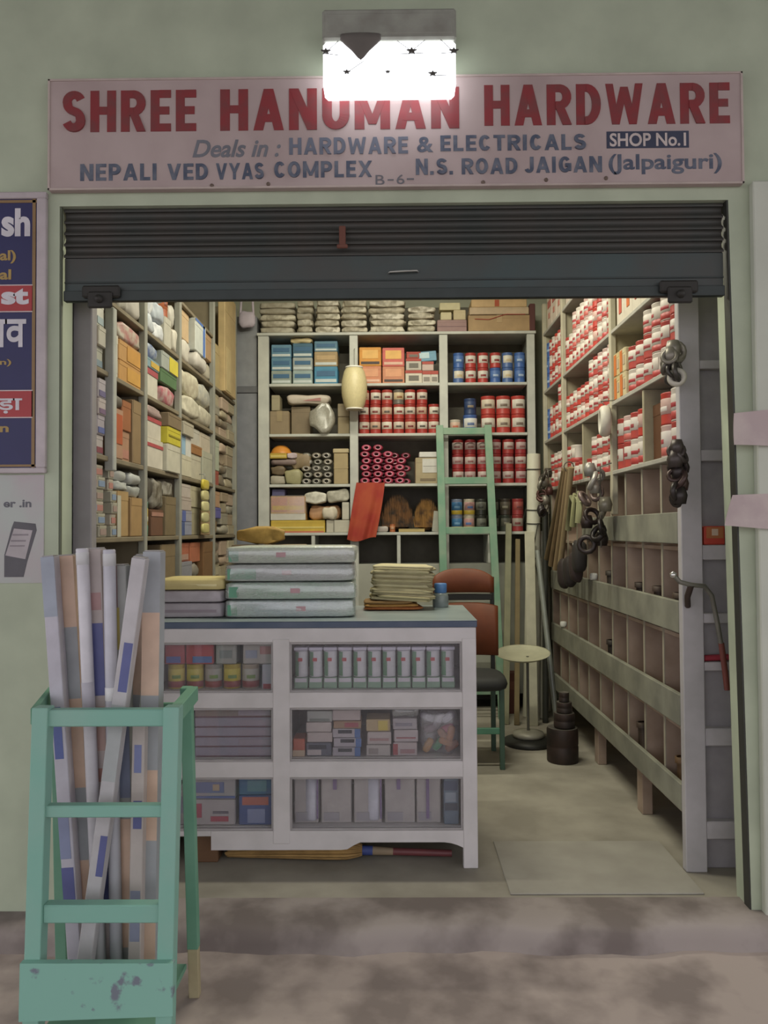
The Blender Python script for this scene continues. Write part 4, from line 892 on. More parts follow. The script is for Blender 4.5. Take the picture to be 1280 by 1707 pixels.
# things hanging on the right rack
def ring(label, p, r, t, col, rz=0, hook=.05):
    q = thing('hanging_roll', label, 'roll', p, rz)
    MB().torus((0, 0, 0), r, t, 20, 10, T=Matrix.Diagonal((1, 1.3, 1, 1))).build('roll', M(col, .5), q)
    MB().tube([(0, 0, r + t), (0, .02, r + t + .02), (0, hook, r + t + .025)], .0025, 5).build('hook', M('#66665f', .4, .6), q)
ring('white tape ring hung on the front post of right rack', (1.130,0.229,1.968), .026, .012, '#c9c4b4', -.5, .115)
ring('white oval roll hung below the second shelf of right rack', (1.130,1.265,1.941), .062, .022, '#cdc9bb', PI / 2 - .15, -.06)
def bunch(label, p, w, h, cols, seed, name='fitting_bunch', cat='bunch', shiny=.4, hook=(.06, 0, .02)):
    rn = random.Random(seed); t = thing(name, label, cat, p)
    MB().tube([(0, 0, -h), (0, .0, -h * .5), (.0, 0, 0), hook], .004, 5).build('cord', M('#5a554c', .7), t)
    k = 0
    for i in range(14):
        z = -h * (i + .5) / 14; c_ = cols[min(len(cols) - 1, int(i / 14 * len(cols)))]
        x = rn.uniform(-.4, .4) * w; y = rn.uniform(-.5, .5) * w; r = rn.uniform(.02, .03) + w * .07
        b = MB()
        if i % 3: b.torus((0, 0, 0), r, r * .35, 12, 6, T=Matrix.Rotation(rn.uniform(0, 3), 4, 'Z') @ Matrix.Rotation(rn.uniform(-.6, .6), 4, 'X'))
        else: b.lathe([(0, -r), (r * .8, -r), (r, 0), (r * .7, r), (0, r)], 10)
        b.build('ring' if i % 3 else 'fitting', M(c_, .4, shiny), t, (x - .02, y, z))
bunch('bunch of silvery rings over dark fittings hung mid right rack', (1.090,1.222,1.697), .15, .42, ['#8f8d86', '#a5a29a', '#7c6a64', '#8d8878', '#3a2f2c', '#2d2827', '#3a3230'], 3)
bunch('dark bunch of fittings hung on the front post below third shelf', (1.140,0.204,1.697), .05, .22, ['#4c4440', '#38302e', '#4f3d38', '#3a3431'], 4, hook=(.04, .125, .03))
bunch('grey bunch of fittings hung on the front post above white ring', (1.140,0.239,2.091), .05, .13, ['#8b8578', '#6d685e', '#4d4843'], 5, hook=(.05, .125, .03))
bunch('dark metal bunch hung by the rear of right rack near pipes', (1.100,2.597,1.781), .10, .3, ['#4c463e', '#8a8678', '#5a3a34', '#7c766a', '#3a3434'], 6)
# bundle of wooden handles with dark heads
hb = thing('handle_bundle', 'bundle of tan wooden tool handles with dark heads hung on right rack', 'tools', (1.100,1.974,1.770))
for i, (dy, l, tilt) in enumerate(((.0, .66, .16), (.07, .64, .2), (-.07, .62, .12), (.13, .60, .24), (-.16, .40, .05), (-.24, .38, .03), (-.32, .36, .0))):
    b = MB(); b.tube([(0, dy, -.02 - (.22 if i > 3 else 0)), (-.01, dy + tilt, -l * .5), (-.015, dy + tilt * 2 + .03, -l)], [.019, .017, .02], 8); b.build('handle', M(['#8c7654', '#7a6444', '#94805c', '#6c5a3c', '#7d7c58', '#8a8a60', '#94946c'][i], .7), hb)
for i, (dy, z) in enumerate(((.10, -.72), (-.06, -.70), (-.22, -.66), (-.30, -.60))):
    MB().pillow(.08, .10, .19, i, 8, 14, .6, .08, c=(-.01, dy - .03, z - .05)).build('tool_head', M(['#332826', '#2b2422', '#3a2d2c', '#2e2a28'][i], .7), hb)
MB().lathe([(0, 0), (.012, 0), (.014, .02), (0, .03)], 10, (-.03, -.26, -.50)).build('white_ferrule', M('#c9c9c0', .4), hb)
MB().torus((0, 0, -.01), .03, .004, 12, 6).build('hanging_loop', M('#5d574c', .6), hb)

# bent bar hooked on the front post
tb = thing('bent_bar', 'grey bent bar with red grip hooked over the front of right rack', 'bar', (0, 0, 0))
pts = [(1.101,0.220,1.192), (1.126,0.220,1.164), (1.170,0.220,1.152), (1.229,0.240,1.146), (1.261,0.250,1.109), (1.285,0.260,1.007), (1.304,0.270,0.911)]
b = MB(); b.tube(pts, .0095, 9); b.build('bar', M('#7e7c72', .45, .5), tb)
b = MB(); b.tube([(1.304,0.270,0.918), (1.317,0.275,0.827), (1.329,0.280,0.732)], .0115, 9); b.build('grip', M('#7a3e34', .6), tb)
b = MB(); b.lathe([(0, -.012), (.012, -.01), (.014, .006), (0, .014)], 10, pts[0]); b.build('shiny_tip', M('#d0d0ca', .25, .8), tb)
b = MB(); b.tube([pts[2], (pts[2][0], .26, pts[2][2] - .05), (pts[2][0] + .02, .31, pts[2][2] - .09)], .012, 8); b.build('clamp', M('#4a3c36', .6, .3), tb)

# ------------------------------------------------------------ things standing at the back of the floor
GREEN = M('#6f9c80', .6, h2='#8ba68c', thr=(.3, .62), scale=9)
gl_ = thing('tall_ladder', 'tall pale green wooden ladder leaning on the back shelf', 'ladder', (.58, 2.9, 0))
tl0, tl1 = (.352, 2.99, 2.17), (.760, 2.99, 2.17)
def LL(p): return (p[0] - .58, p[1] - 2.9, p[2])
b = MB(); b.bar(LL((.40, 2.86, 0)), LL((.375, 3.09, 2.17)), .055, .035); b.build('stile', GREEN, gl_)
b = MB(); b.bar(LL((.80, 2.86, 0)), LL((.742, 3.09, 2.17)), .055, .035); b.build('stile', GREEN, gl_)
for z in (2.125, 1.745, 1.37, .98, .60, .2):
    f = z / 2.17; b = MB(); xl = .40 - .025 * f; xr = .80 - .058 * f; y = 2.86 + .23 * f
    b.box(xl - .58, xr - .58, y - 2.9 - .014, y - 2.9 + .014, z - .026, z + .026, 0, .003); b.build('rung', GREEN, gl_)

ch = thing('office_chair', 'chair with rust orange back pads behind the counter', 'chair', (.44, 2.0, 0))
ORG = M('#743819', .55, var=.12)
def pad(b, x0, x1, z0, z1, y, t, arch):
    n = 14; vs = []; fs = []
    for i in range(n + 1):
        u = i / n; x = x0 + (x1 - x0) * u; zt_ = z1 - arch * abs(2 * u - 1) ** 3; yy = y - .03 * abs(2 * u - 1) ** 2
        for (dy, zz) in ((0, z0 + .008), (-.0, zt_ - .008), (t * .3, zt_), (t, zt_ - .006), (t, z0 + .006), (t * .3, z0)): vs.append((x, yy + dy, zz))
    k = 6
    for i in range(n):
        for j in range(k): fs.append((i * k + j, i * k + (j + 1) % k, (i + 1) * k + (j + 1) % k, (i + 1) * k + j))
    fs.append(tuple(range(k))[::-1]); fs.append(tuple(n * k + j for j in range(k)))
    b.add(vs, [f[::-1] for f in fs], 0, True)
b = MB(); pad(b, -.185, .19, .985, 1.135, 0, .04, .055); b.build('upper_back_pad', ORG, ch)
b = MB(); pad(b, -.18, .215, .60, .925, .0, .035, .02); b.build('lower_back_pad', ORG, ch)
b = MB()
for s_ in (-.17, .19): b.bar((s_, .05, .46), (s_, .055, 1.08), .025, .02)
b.box(-.17, .19, .04, .06, .935, .975, 0, .003); b.build('back_frame', M('#3a3c34', .5, .3), ch)
b = MB(); b.pillow(.44, .40, .09, 4, 8, 22, .35, .03, c=(.01, -.38, .44)); b.build('seat', M('#2e2f2e', .7), ch)
for x in (-.17, .19):
    for y in (-.33, .05): b = MB(); b.bar((x, y, 0), (x, y, .46), .028, .028); b.build('leg', M('#3c5a48', .5), ch)
b = MB(); b.box(-.17, .19, -.335, -.315, .2, .235, 0, .003); b.build('stretcher', M('#4f8a6c', .5), ch)

pv = thing('pipe_bundle', 'bundle of white plastic pipes tied with wire, standing by right rack', 'pipes', (1.02, 2.85, 0))
PVC = M('#cfcdb8', .4, var=.05)
for (dx, dy, tx, l, r) in ((0, 0, .04, 1.93, .05), (.085, .06, .02, 1.36, .04), (-.02, .09, .06, 1.5, .04)):
    b = MB(); T0_ = Vector((dx, dy, 0)); T1 = Vector((dx + tx, dy + .08, l))
    b.tube([T0_, T1], r, 16); i_ = b.build('pipe', PVC, pv)
for z in (.50, 1.17, 1.52, 1.82, 1.42):
    MB().torus((.04 * z / 1.93, .08 * z / 1.93, z), .055, .004, 16, 5, T=Matrix.Rotation(PI / 2 + .1, 4, 'X')).build('wire_tie', M('#3a3932', .6), pv)
MB().tube([(.05, .0, 1.42), (.0, -.05, 1.2), (.05, -.04, 1.0), (.1, -.02, .9)], .004, 5).build('loose_string', M('#3f3e36', .7), pv)
for lab, p0, p1, w, d, c_, nm in (('greenish plank leaning left of the white pipes', (.80, 2.70, 0), (.90, 3.13, 1.42), .045, .02, '#858467', 'leaning_plank'), ('brown plank leaning just left of the white pipes', (.875, 2.68, 0), (.965, 3.11, 1.3), .035, .02, '#7a6a46', 'leaning_plank'), ('pale wedge shaped board leaning before the white pipes', (.985, 2.66, .0), (1.0, 2.80, 1.36), .07, .015, '#c4c1a8', 'leaning_board')):
    b = MB(); b.bar(p0, p1, w, d, 0, .002); o = b.build(nm, M(c_, .7)); tag(o, lab, 'plank')
b = MB(); b.tube([(1.065, 2.18, 0), (1.0, 2.5, 1.23)], .018, 10); o = b.build('thin_pipe', M('#8f948c', .4, .3)); tag(o, 'thin grey pipe leaning between white pipes and right rack', 'pipe')
b = MB(); b.tube([(1.09, 2.75, 0), (1.115, 2.80, 1.5)], .022, 10); o = b.build('dark_pipe', M('#3b3c36', .5, .3)); tag(o, 'dark upright pipe behind the thin grey pipe by right rack', 'pipe')
o = carton('dull red box standing on the floor behind the white pipes', 'box', (.885, 3.02, 0), 0, .11, .12, .3, '#5c2f24', [(.1, .9, .6, .8, '#6f4030')]); 

sc = thing('balance_stand', 'stand with shallow cream pan on a dark round base beside the counter', 'scale', (.872, 2.2, 0))
MB().lathe([(0, 0), (.155, 0), (.16, .012), (.155, .028), (.11, .04), (.1, .045), (0, .045)], 28).build('base', M('#33332f', .5, .3), sc)
MB().lathe([(.085, .045), (.1, .05), (.098, .075), (.05, .085), (0, .087)], 24).build('base_plate', M('#a09c8c', .45, .2), sc)
MB().tube([(0, 0, .08), (0, 0, .56)], .009, 10).build('pole', M('#6b6a60', .4, .5), sc)
b = MB(); T = Matrix.Translation((-.03, 0, .55)) @ Matrix.Rotation(R(9), 4, 'X') @ Matrix.Rotation(R(-2), 4, 'Y'); b.lathe([(0, .0), (.08, .002), (.14, .012), (.172, .03), (.176, .034), (.168, .03), (.138, .016), (.08, .006), (0, .004)], 32, T=T); b.build('pan', M('#b6b498', .4, .1), sc)

wt = []
zc = 0
for i, (r, h, c_, lab) in enumerate(((.092, .2, '#2c2521', 'largest rusty black iron weight at bottom of the stack by right rack'), (.062, .085, '#2f2927', 'second iron weight up in the stack by right rack'), (.045, .062, '#38312e', 'third iron weight up in the stack by right rack'), (.03, .055, '#332d2b', 'smallest iron weight at top of the stack by right rack'))):
    b = MB().lathe([(0, 0), (r * .97, 0), (r, .006), (r, h * .45), (r * .96, h * .48), (r, h * .52), (r, h * .93), (r * .94, h)], 24); o = b.build('iron_weight', M(c_, .55, .2, h2='#40302a', thr=(.35, .65), scale=10)); o.location = (1.01 + (.012 if i else 0), 1.83, zc)
    MB().lathe([(r * .94, h), (r * .80, h), (r * .78, h * .985), (0, h * .985)], 24).build('top_rim', M('#7d7870', .4, .5), o)
    tag(o, lab, 'weight', 'stacked iron weights'); zc += h + .001

# ------------------------------------------------------------ counter
cx0, cx1, CY, CZ = -1.02, .345, .36, 1.005
ctr = thing('display_counter', 'white wooden display counter with six glazed compartments and blue top edge', 'counter', (0, CY, 0))
CW = M('#d0cbca', .5, h2='#c2bebc', thr=(.3, .6), scale=6)
MB().box(cx0 - .01, cx1 + .005, -.008, .63, CZ - .004, CZ, 0, .002).build('top', M('#93a09f', .35, h2='#7f8f90', thr=(.3, .7), scale=5), ctr)
MB().box(cx0 - .01, cx1 + .004, -.006, .63, CZ - .03, CZ - .004, 0, .002).build('blue_edge', M('#3f5068', .45, h2='#566074', thr=(.3, .7), scale=6), ctr)
ZR = [(.915, .975), (.645, .712), (.36, .425), (.062, .150)]
MB().box(cx0, cx1, 0, .03, .915, .975, 0, .003).build('top_rail', CW, ctr)
MB().box(cx0, cx1, 0, .03, .648, .712, 0, .003).build('rail', CW, ctr)
MB().box(cx0, cx1, 0, .03, .366, .432, 0, .003).build('rail', CW, ctr)
ap = MB(); n = 40; pts = []
top_ = .152
for i in range(n + 1):
    x = -.74 + (cx1 - .03 + .74) * i / n
    zb_ = .075 + (.0 if x < -.19 else .03 * min(1, (x + .19) / .05)) - max(0, (x - .20)) ** 2 * 3
    pts.append((x, max(.02, zb_)))
for i in range(n):
    (xa, za), (xb, zb2) = pts[i], pts[i + 1]
    ap.add([(xa, 0, za), (xb, 0, zb2), (xb, 0, top_), (xa, 0, top_), (xa, .025, za), (xb, .025, zb2), (xb, .025, top_), (xa, .025, top_)], [(0, 1, 2, 3), (7, 6, 5, 4), (0, 4, 5, 1), (3, 2, 6, 7)] + ([(0, 3, 7, 4)] if i == 0 else []) + ([(1, 5, 6, 2)] if i == n - 1 else []))
ap.build('apron', CW, ctr)
MB().box(cx0, -.74, 0, .025, .13, .152, 0, .002).build('bottom_rail', CW, ctr)
for a, b_, z0 in ((cx0, -.955, 0), (-.487, -.418, .1), (.286, cx1, 0)): MB().box(a, b_, -.003, .034, z0, .93, 0, .003).build('stile', CW, ctr)
MB().box(cx1 - .025, cx1, .03, .6, .06, .975, 0, .002).build('side_panel', CW, ctr); MB().box(cx0, cx0 + .025, .03, .6, .06, .975, 0, .002).build('side_panel', CW, ctr)
MB().box(cx1 - .05, cx1, .55, .6, 0, .06, 0, .002).build('leg', CW, ctr); MB().box(cx0, cx0 + .05, .55, .6, 0, .06, 0, .002).build('leg', CW, ctr)
for z in (.155, .437, .717): MB().box(cx0 + .025, cx1 - .025, .045, .58, z - .014, z - .001, 0, .001).build('inner_shelf', CW, ctr)
MB().box(cx0 + .02, cx1 - .02, .585, .6, .06, .975, 0, .002).build('back_board', M('#77706a', .7), ctr)
MB().box(-.462, -.444, .04, .58, .14, .97, 0, .002).build('inner_partition', CW, ctr)
for (a, b_) in ((-.955, -.487), (-.418, .286)):
    for (z0, z1) in ((.152, .366), (.432, .648), (.712, .915)):
        MB().box(a, b_, .012, .015, z0, z1).build('glass_pane', GLASS, ctr)
        f = MB(); t = .008
        for q in ((a, b_, z0, z0 + t), (a, b_, z1 - t, z1), (a, a + t, z0 + t, z1 - t), (b_ - t, b_, z0 + t, z1 - t)): f.box(q[0], q[1], .006, .02, q[2], q[3], 0, .001)
        f.build('glazing_bead', M('#a5a09f', .5), ctr)
IY = CY + .055                    # goods stand just behind the glass
# upper right: white and green bottles in boxes
S = .7175
for i in range(11):
    x = -.378 + i * .0612
    t = thing('white_bottle', 'white and green cylinder pack, %s from left, counter upper right window' % ORD[i + 1], 'bottle', (x, IY + .028, S), 0, 'white green packs in the counter')
    MB().box(-.028, .028, -.028, .03, 0, .045, 0, .002).build('carton_base', M('#7d9c84', .5), t)
    MB().box(-.024, .024, -.0295, -.0275, .026, .042).build('base_panel', M('#c4bec8', .5), t)
    MB().lathe([(.0, .046), (.026, .046), (.027, .05), (.027, .15), (.024, .154), (0, .155)], 16).build('bottle', M('#c6c4cb', .4), t)
    MB().lathe([(.0272, .05), (.0276, .052), (.0276, .148), (.0272, .15)], 6, a0=-PI / 2 - 1.35, a1=-PI / 2 - .35).build('green_side', M('#5d8c6a', .45), t)
    MB().box(-.012, .006, -.0295, -.027, .112, .126).build('red_mark', M('#b5484c', .5), t)
    MB().box(-.029, .029, -.026, .028, .1555, .17, 0, .003).build('lid', M('#c2bed2', .45), t)
# upper left
cs = [('#a23a44', [(.1, .8, .08, .4, '#4a5aa0')], 'red and blue carton', -.905, .085), ('#b03c46', [(.25, .95, .08, .4, '#3f6aa8')], 'wide red and blue carton', -.80, .115), ('#9a9a92', [(.2, .8, .3, .7, '#77807c')], 'grey white carton', -.69, .085), ('#a8a29c', [(.6, .98, .5, .9, '#a06a68'), (.1, .5, .3, .7, '#8c94a8')], 'white carton with red print', -.56, .12)]
lowc = [('#b09a2c', '#c8b84a', 'yellow green tin'), ('#b09a2c', '#c8b84a', 'second yellow green tin'), ('#8f8a84', '#a8a49c', 'grey tin'), ('#b39c2a', '#c9b83c', 'bright yellow tin'), ('#a59684', '#b4b0a4', 'buff tin')]
for i, (c_, l_, nm) in enumerate(lowc): tin('%s, %s from left, lower row of counter upper left window' % (nm, ORD[i + 1]), (-.905 + i * .078, IY + .037, S), .2, .0365, .1, c_, l_, '#b0a03c' if 'ell' in nm else '#9a948c', '#6a8a3c', '#8a3434', 'tins in counter upper left window')
carton('upright pale lilac carton at right, lower row of counter upper left window', 'carton', (-.515, IY, S), 0, .05, .1, .1, '#a8a8b4', [(.1, .9, 0, .2, '#9c3440')])
for c_, d_, nm, x, w in cs: carton('%s, upper row of counter upper left window' % nm, 'carton', (x, IY, S + .102), 0, w, .1, .082, c_, d_)
# middle left: five flat boxes
S = .4375
z = S
for i in range(5):
    h = .034 if i < 4 else .04
    carton('flat lilac grey box, %s from the bottom, counter middle left window' % ORD[i + 1], 'box', (-.655, IY, z), 0, .33, .3, .0385, '#948c9c' if i < 4 else '#8a7a74', [(.02, .98, 0, .12, '#6e4450'), (.55, .95, .2, .8, '#9a8c98')], 'flat boxes in the counter'); z += .0405
for i in range(4): carton('flat mauve box, %s from the bottom, counter middle left corner' % ORD[i + 1], 'box', (-.885, IY, S + i * .0445), 0, .11, .3, .042, '#8d8494', [(.02, .98, 0, .15, '#6a4a54')], 'flat mauve boxes in the counter corner')
# middle right
def mstack(nm, x, w, st, d=.12):
    z = S
    for i, (h, c_, n2, de) in enumerate(st):
        carton('%s, %s layer of %s stack, counter middle right window' % (n2, ORD[i + 1], nm), 'carton', (x + .004 * (i % 2), IY, z), 0, w, d, h, c_, de); z += h + .002
carton('orange and white small box, bottom left of counter middle right window', 'carton', (-.388, IY, S), 0, .05, .1, .072, '#b85a40', [(0, 1, 0, .35, '#c0a88c')])
mstack('left', -.305, .105, [(.055, '#5a5d6c', 'dark blue print carton', [(.05, .6, .1, .5, '#b4a8a8'), (.1, .8, .55, .85, '#2c2e38')]), (.04, '#b4a6a4', 'pinkish white carton', ()), (.04, '#b8aba8', 'pale pink carton', ()), (.045, '#9ea09c', 'grey white carton', [(.1, .9, .1, .3, '#6f7470')])])
mstack('second', -.19, .115, [(.036, '#a49ca4', 'blue sided white carton', [(.8, 1, 0, 1, '#4468a4'), (.2, .7, .5, .9, '#2f3038')]), (.036, '#a8a0a8', 'blue and black print carton', [(.8, 1, 0, 1, '#4468a4'), (.25, .75, .5, .9, '#2b2c36')]), (.036, '#aaa2a8', 'blue edged carton', [(.8, 1, 0, 1, '#4468a4'), (.2, .7, .5, .9, '#31323c')]), (.03, '#9a7a60', 'brown and red carton', [(.4, .9, .2, .8, '#a04a54')]), (.044, '#b3a4a2', 'white lidded carton', ())])
mstack('third', -.058, .1, [(.045, '#aca4a0', 'pale grey carton', [(.1, .5, .2, .7, '#8c8280')]), (.052, '#b2a6a4', 'pinkish carton', [(.1, .9, .3, .5, '#a07c7c')]), (.05, '#b09a74', 'tan and yellow carton', [(.5, .9, .1, .9, '#c4ae4c')])])
mstack('fourth', .053, .1, [(.055, '#b0a2a2', 'pink print carton', [(0, .2, .1, .9, '#a0484c'), (.3, .9, .2, .5, '#9c7478')]), (.05, '#b2a6a8', 'pinkish white carton with red line', [(.1, .9, .3, .4, '#a05a60')]), (.045, '#a8a0a4', 'lilac white carton', [(.1, .8, .3, .6, '#8a8490')])])
packet('clear crumpled bag on the fourth stack, counter middle right window', (.055, IY, S + .158), 0, .11, .1, .045, '#8f8a8c', 51, 'plastic_bag', 'bag', m=FILM, crink=.3)
bgt = thing('toy_bag', 'clear plastic bag of coloured pieces at right of counter middle right window', 'bag', (.195, IY, S))
MB().pillow(.155, .12, .2, 9, 9, 20, .35, .14, c=(0, -.004, 0)).build('bag_skin', CLEAR, bgt)
rn = random.Random(8)
for i, (c_, x, z, a) in enumerate((('#c08a34', -.045, .035, .5), ('#3fae70', .0, .035, .7), ('#b8783c', .03, .05, 1.9), ('#c04a68', .035, .1, 1.2), ('#c27a3c', .05, .085, .2), ('#a87a5c', .02, .075, 2.5), ('#8a7a86', -.03, .1, 1.2), ('#8d8890', .0, .14, .4), ('#6f6672', -.05, .15, 2.0), ('#a8643c', .055, .03, 1.0), ('#7f7486', .04, .15, .9))):
    b = MB(); b.pillow(.032, .026, .064, i, 6, 10, .5, .03, c=(0, -.013, -.032)); b.build('coloured_piece', M(c_, .45), bgt, (x, .03 + rn.uniform(0, .03), z), (0, a, 0))
# lower left
S = .1555
carton('white carton with blue print, upper one, counter lower left window', 'carton', (-.745, IY, S + .107), 0, .185, .2, .088, '#a29c9c', [(.05, .75, .3, .8, '#66709c'), (0, 1, .05, .15, '#5566a0'), (.5, .65, .4, .7, '#b09a80', 1)])
carton('white carton with red print, lower one, counter lower left window', 'carton', (-.745, IY, S), 0, .185, .2, .105, '#a8a0a0', [(.05, .25, .3, .85, '#a83850'), (.45, .85, .15, .35, '#a8384c'), (.5, .85, .45, .55, '#6c6470')])
carton('deep blue and orange carton, lower one, counter lower left window', 'carton', (-.565, IY, S), 0, .145, .2, .122, '#35508c', [(.1, .85, .68, .95, '#b8604a'), (.25, .75, .08, .55, '#7d88b0')])
carton('teal blue carton, upper one, counter lower left window', 'carton', (-.565, IY, S + .124), 0, .145, .2, .075, '#35628c', [(.25, .8, .2, .8, '#55808c')])
carton('wide dusty carton behind the ladder, counter lower left window', 'carton', (-.892, IY, S), 0, .1, .2, .17, '#8a8486', [(.1, .9, .3, .7, '#6f6c80')])
# lower right: white packs with cylinders
for i, (x, w) in enumerate(((-.36, .105), (-.235, .13), (-.103, .12), (.03, .13), (.15, .105))):
    t = thing('white_pack', 'white wrapped pack with lilac stripe, %s from left, counter lower right window' % ORD[i + 1], 'pack', (x, IY, S), 0, 'white packs in the counter')
    MB().box(-w / 2 + .002, w / 2 - .002, .02, .14, 0, .19, 0, .004).build('body', M('#a9a2a0', .5), t)
    if i in (0, 2): MB().lathe([(0, .012), (.03, .012), (.032, .02), (.032, .185), (0, .186)], 14, (w * .2, .012 + .03, 0)).build('tube', M('#c2c2d0', .4), t)
    MB().box(w * .42 if i in (0, 2) else -w * .1, w * .48 if i in (0, 2) else w * .02, .012, .019, .02 if i % 2 == 0 else .14, .186).build('lilac_stripe', M('#76608c', .5), t)
    MB().box(-w * .4, w * .1, .016, .0195, .01, .045).build('lower_panel', M('#99959c', .5), t)
carton('tall blue and grey carton at right end of counter lower right window', 'carton', (.243, IY, S), 0, .062, .12, .195, '#5b6f84', [(0, .9, .72, .92, '#3c4c68'), (.05, .9, .3, .45, '#3a4454'), (.1, .8, .48, .68, '#8a98a8')])

# ------------------------------------------------------------ on the counter
z = CZ + .001
for i in range(4):
    t = thing('wrapped_pack', 'plastic wrapped pale green pack, %s in the stack of four on the counter' % ['bottom one', 'second up', 'third up', 'topmost'][i], 'pack', (-.432 + .006 * (i % 2), .455, z), R(1), 'wrapped packs on the counter')
    w, h = .552, .075
    MB().pillow(w - .01, .34, h - .003, 60 + i, 12, 36, .14, .012, c=(0, .006, .001), ez=.16).build('bale', M(['#a9bdb0', '#a8bcab', '#aeb5b0', '#b9bdae'][i], .5, h2=['#9fb4b8', '#8fb598', '#a4a8aa', '#a9b59c'][i], thr=(.4, .6), scale=6), t)
    MB().pillow(w, .352, h, 80 + i, 12, 40, .14, .025, ez=.18).build('plastic_wrap', FILM, t)
    MB().box(.03 - .03 * i, .07 - .03 * i, .0005, .0045, .028, .048).build('pink_print', M('#b89094', .5), t)
    MB().box(-.26, -.14 if i == 2 else -.22, .003, .0065, .01, .055).build('green_print', M('#5d9a7c', .5), t)
    z += h + .001
z = CZ + .001
for i, (c_, nm, h) in enumerate((('#a9a2a8', 'greyish lilac lower', .063), ('#b4acb2', 'lilac white middle', .052), ('#c9b878', 'yellow topped upper', .047))):
    o = MB().pillow(.30, .28, h, 90 + i, 12, 30, .16, .03, ez=.25).build('folded_pack', M(c_, .6, h2='#9a9296' if i < 2 else '#b5a468', thr=(.35, .6), scale=8)); o.location = (-.862, .47, z)
    MB().box(-.12, .12, .001, .005, h * .35, h * .55).build('printed_line', M('#8d8088' if i < 2 else '#d8cc94', .6), o)
    tag(o, '%s folded pack in the stack at left end of the counter' % nm, 'pack', 'folded packs on the counter'); z += h + .001
# paper bundle
pb = thing('paper_stack', 'untidy stack of folded cream paper bags on the counter', 'paper', (.02, .72, CZ + .001))
rn = random.Random(15); z = .042
for i in range(15):
    b = MB(); h = .0105; w = .285 + rn.uniform(-.02, .01); b.pillow(w, .2, h * 1.7, i + 200, 6, 26, .22, .16, c=(.03 + rn.uniform(-.012, .012), rn.uniform(0, .02), z)); b.build('folded_sheet', M(['#b5ab80', '#a89e74', '#c0b68c', '#9c926c'][i % 4], .8), pb, rot=(0, R(3.5 - i * .15), 0)); z += h
for i in range(3):
    b = MB(); b.pillow(.27 - i * .02, .2, .016, i + 300, 6, 20, .3, .1, c=(-.01 - .012 * i, .0, .001 + i * .014)); b.build('printed_sheet', M(['#a8622f', '#b0803c', '#8c6a3c'][i], .8), pb)
bt = thing('water_bottle', 'grey plastic bottle with blue cap on the counter edge', 'bottle', (.235, .90, CZ))
MB().lathe([(0, 0), (.036, 0), (.038, .004), (.038, .05), (.034, .062), (.026, .07), (0, .071)], 22).build('body', M('#7f8a88', .3), bt)
MB().lathe([(.027, .068), (.03, .072), (.03, .11), (.027, .113), (0, .114)], 22).build('cap', M('#4f82c0', .45), bt)
o = MB().pillow(.22, .2, .085, 44, 12, 30, .4, .3, ez=.35).build('yellow_cloth', M('#a8843a', .85, h2='#8a6c2c', thr=(.4, .6), scale=12, bump=.4)); o.location = (-.62, .82, CZ + .306)
# the bag rests on a carton standing behind the wrapped packs
cb = carton('brown carton behind the wrapped packs holding the mustard bundle', 'carton', (-.58, .815, CZ + .001), 0, .34, .16, .302, '#8a7654', tape='#9a865f')
tag(o, 'mustard yellow cloth bundle behind the wrapped packs on the counter', 'bundle')
bh = MB().lathe([(0, 0), (.07, 0), (.078, .02), (.07, .07), (.04, .1), (0, .11)], 18).build('black_bowl', M('#24211f', .4)); bh.location = (-.845, .86, CZ); tag(bh, 'black round bowl behind the folded packs on the counter', 'bowl')
# desk ledge
# ------------------------------------------------------------ under the counter
br_ = thing('grass_broom', 'yellow grass broom with maroon handle lying under the counter', 'broom', (.0, .45, .038))
b = MB(); rn = random.Random(2)
prof = [(-.64, .012, -.01), (-.56, .02, -.006), (-.42, .029, .0), (-.28, .036, .003), (-.19, .036, .003), (-.15, .027, .002), (-.13, .018, .0)]
for i in range(70):
    a = rn.uniform(0, 2 * PI); q = math.sqrt(rn.random())
    pts = [(x + (rn.uniform(-.06, .02) if j == 0 else 0), math.cos(a) * q * r * 1.7, max(-.028, math.sin(a) * q * r * 1.05 + dz)) for j, (x, r, dz) in enumerate(prof)]
    b.tube(pts, .005, 5)
s = b.build('grass_fan', M('#b08a4c', .8, h2='#8a6a38', thr=(.35, .65), scale=10), br_); s['kind'] = 'stuff'
MB().tube([(-.15, 0, 0), (-.085, 0, -.002)], [.02, .019], 12).build('blue_binding', M('#3a4a8c', .6), br_)
MB().tube([(-.085, 0, -.002), (.0, 0, -.006)], [.018, .015], 12).build('tan_binding', M('#8c7a60', .7), br_)
MB().tube([(.0, 0, -.006), (.245, 0, -.014)], [.015, .014], 12).build('handle', M('#6d3638', .5), br_)
o = carton('brown wood block on floor under left part of counter', 'block', (-.785, .42, 0), 0, .12, .15, .11, '#6f4e32', flap=False, name='wood_block')

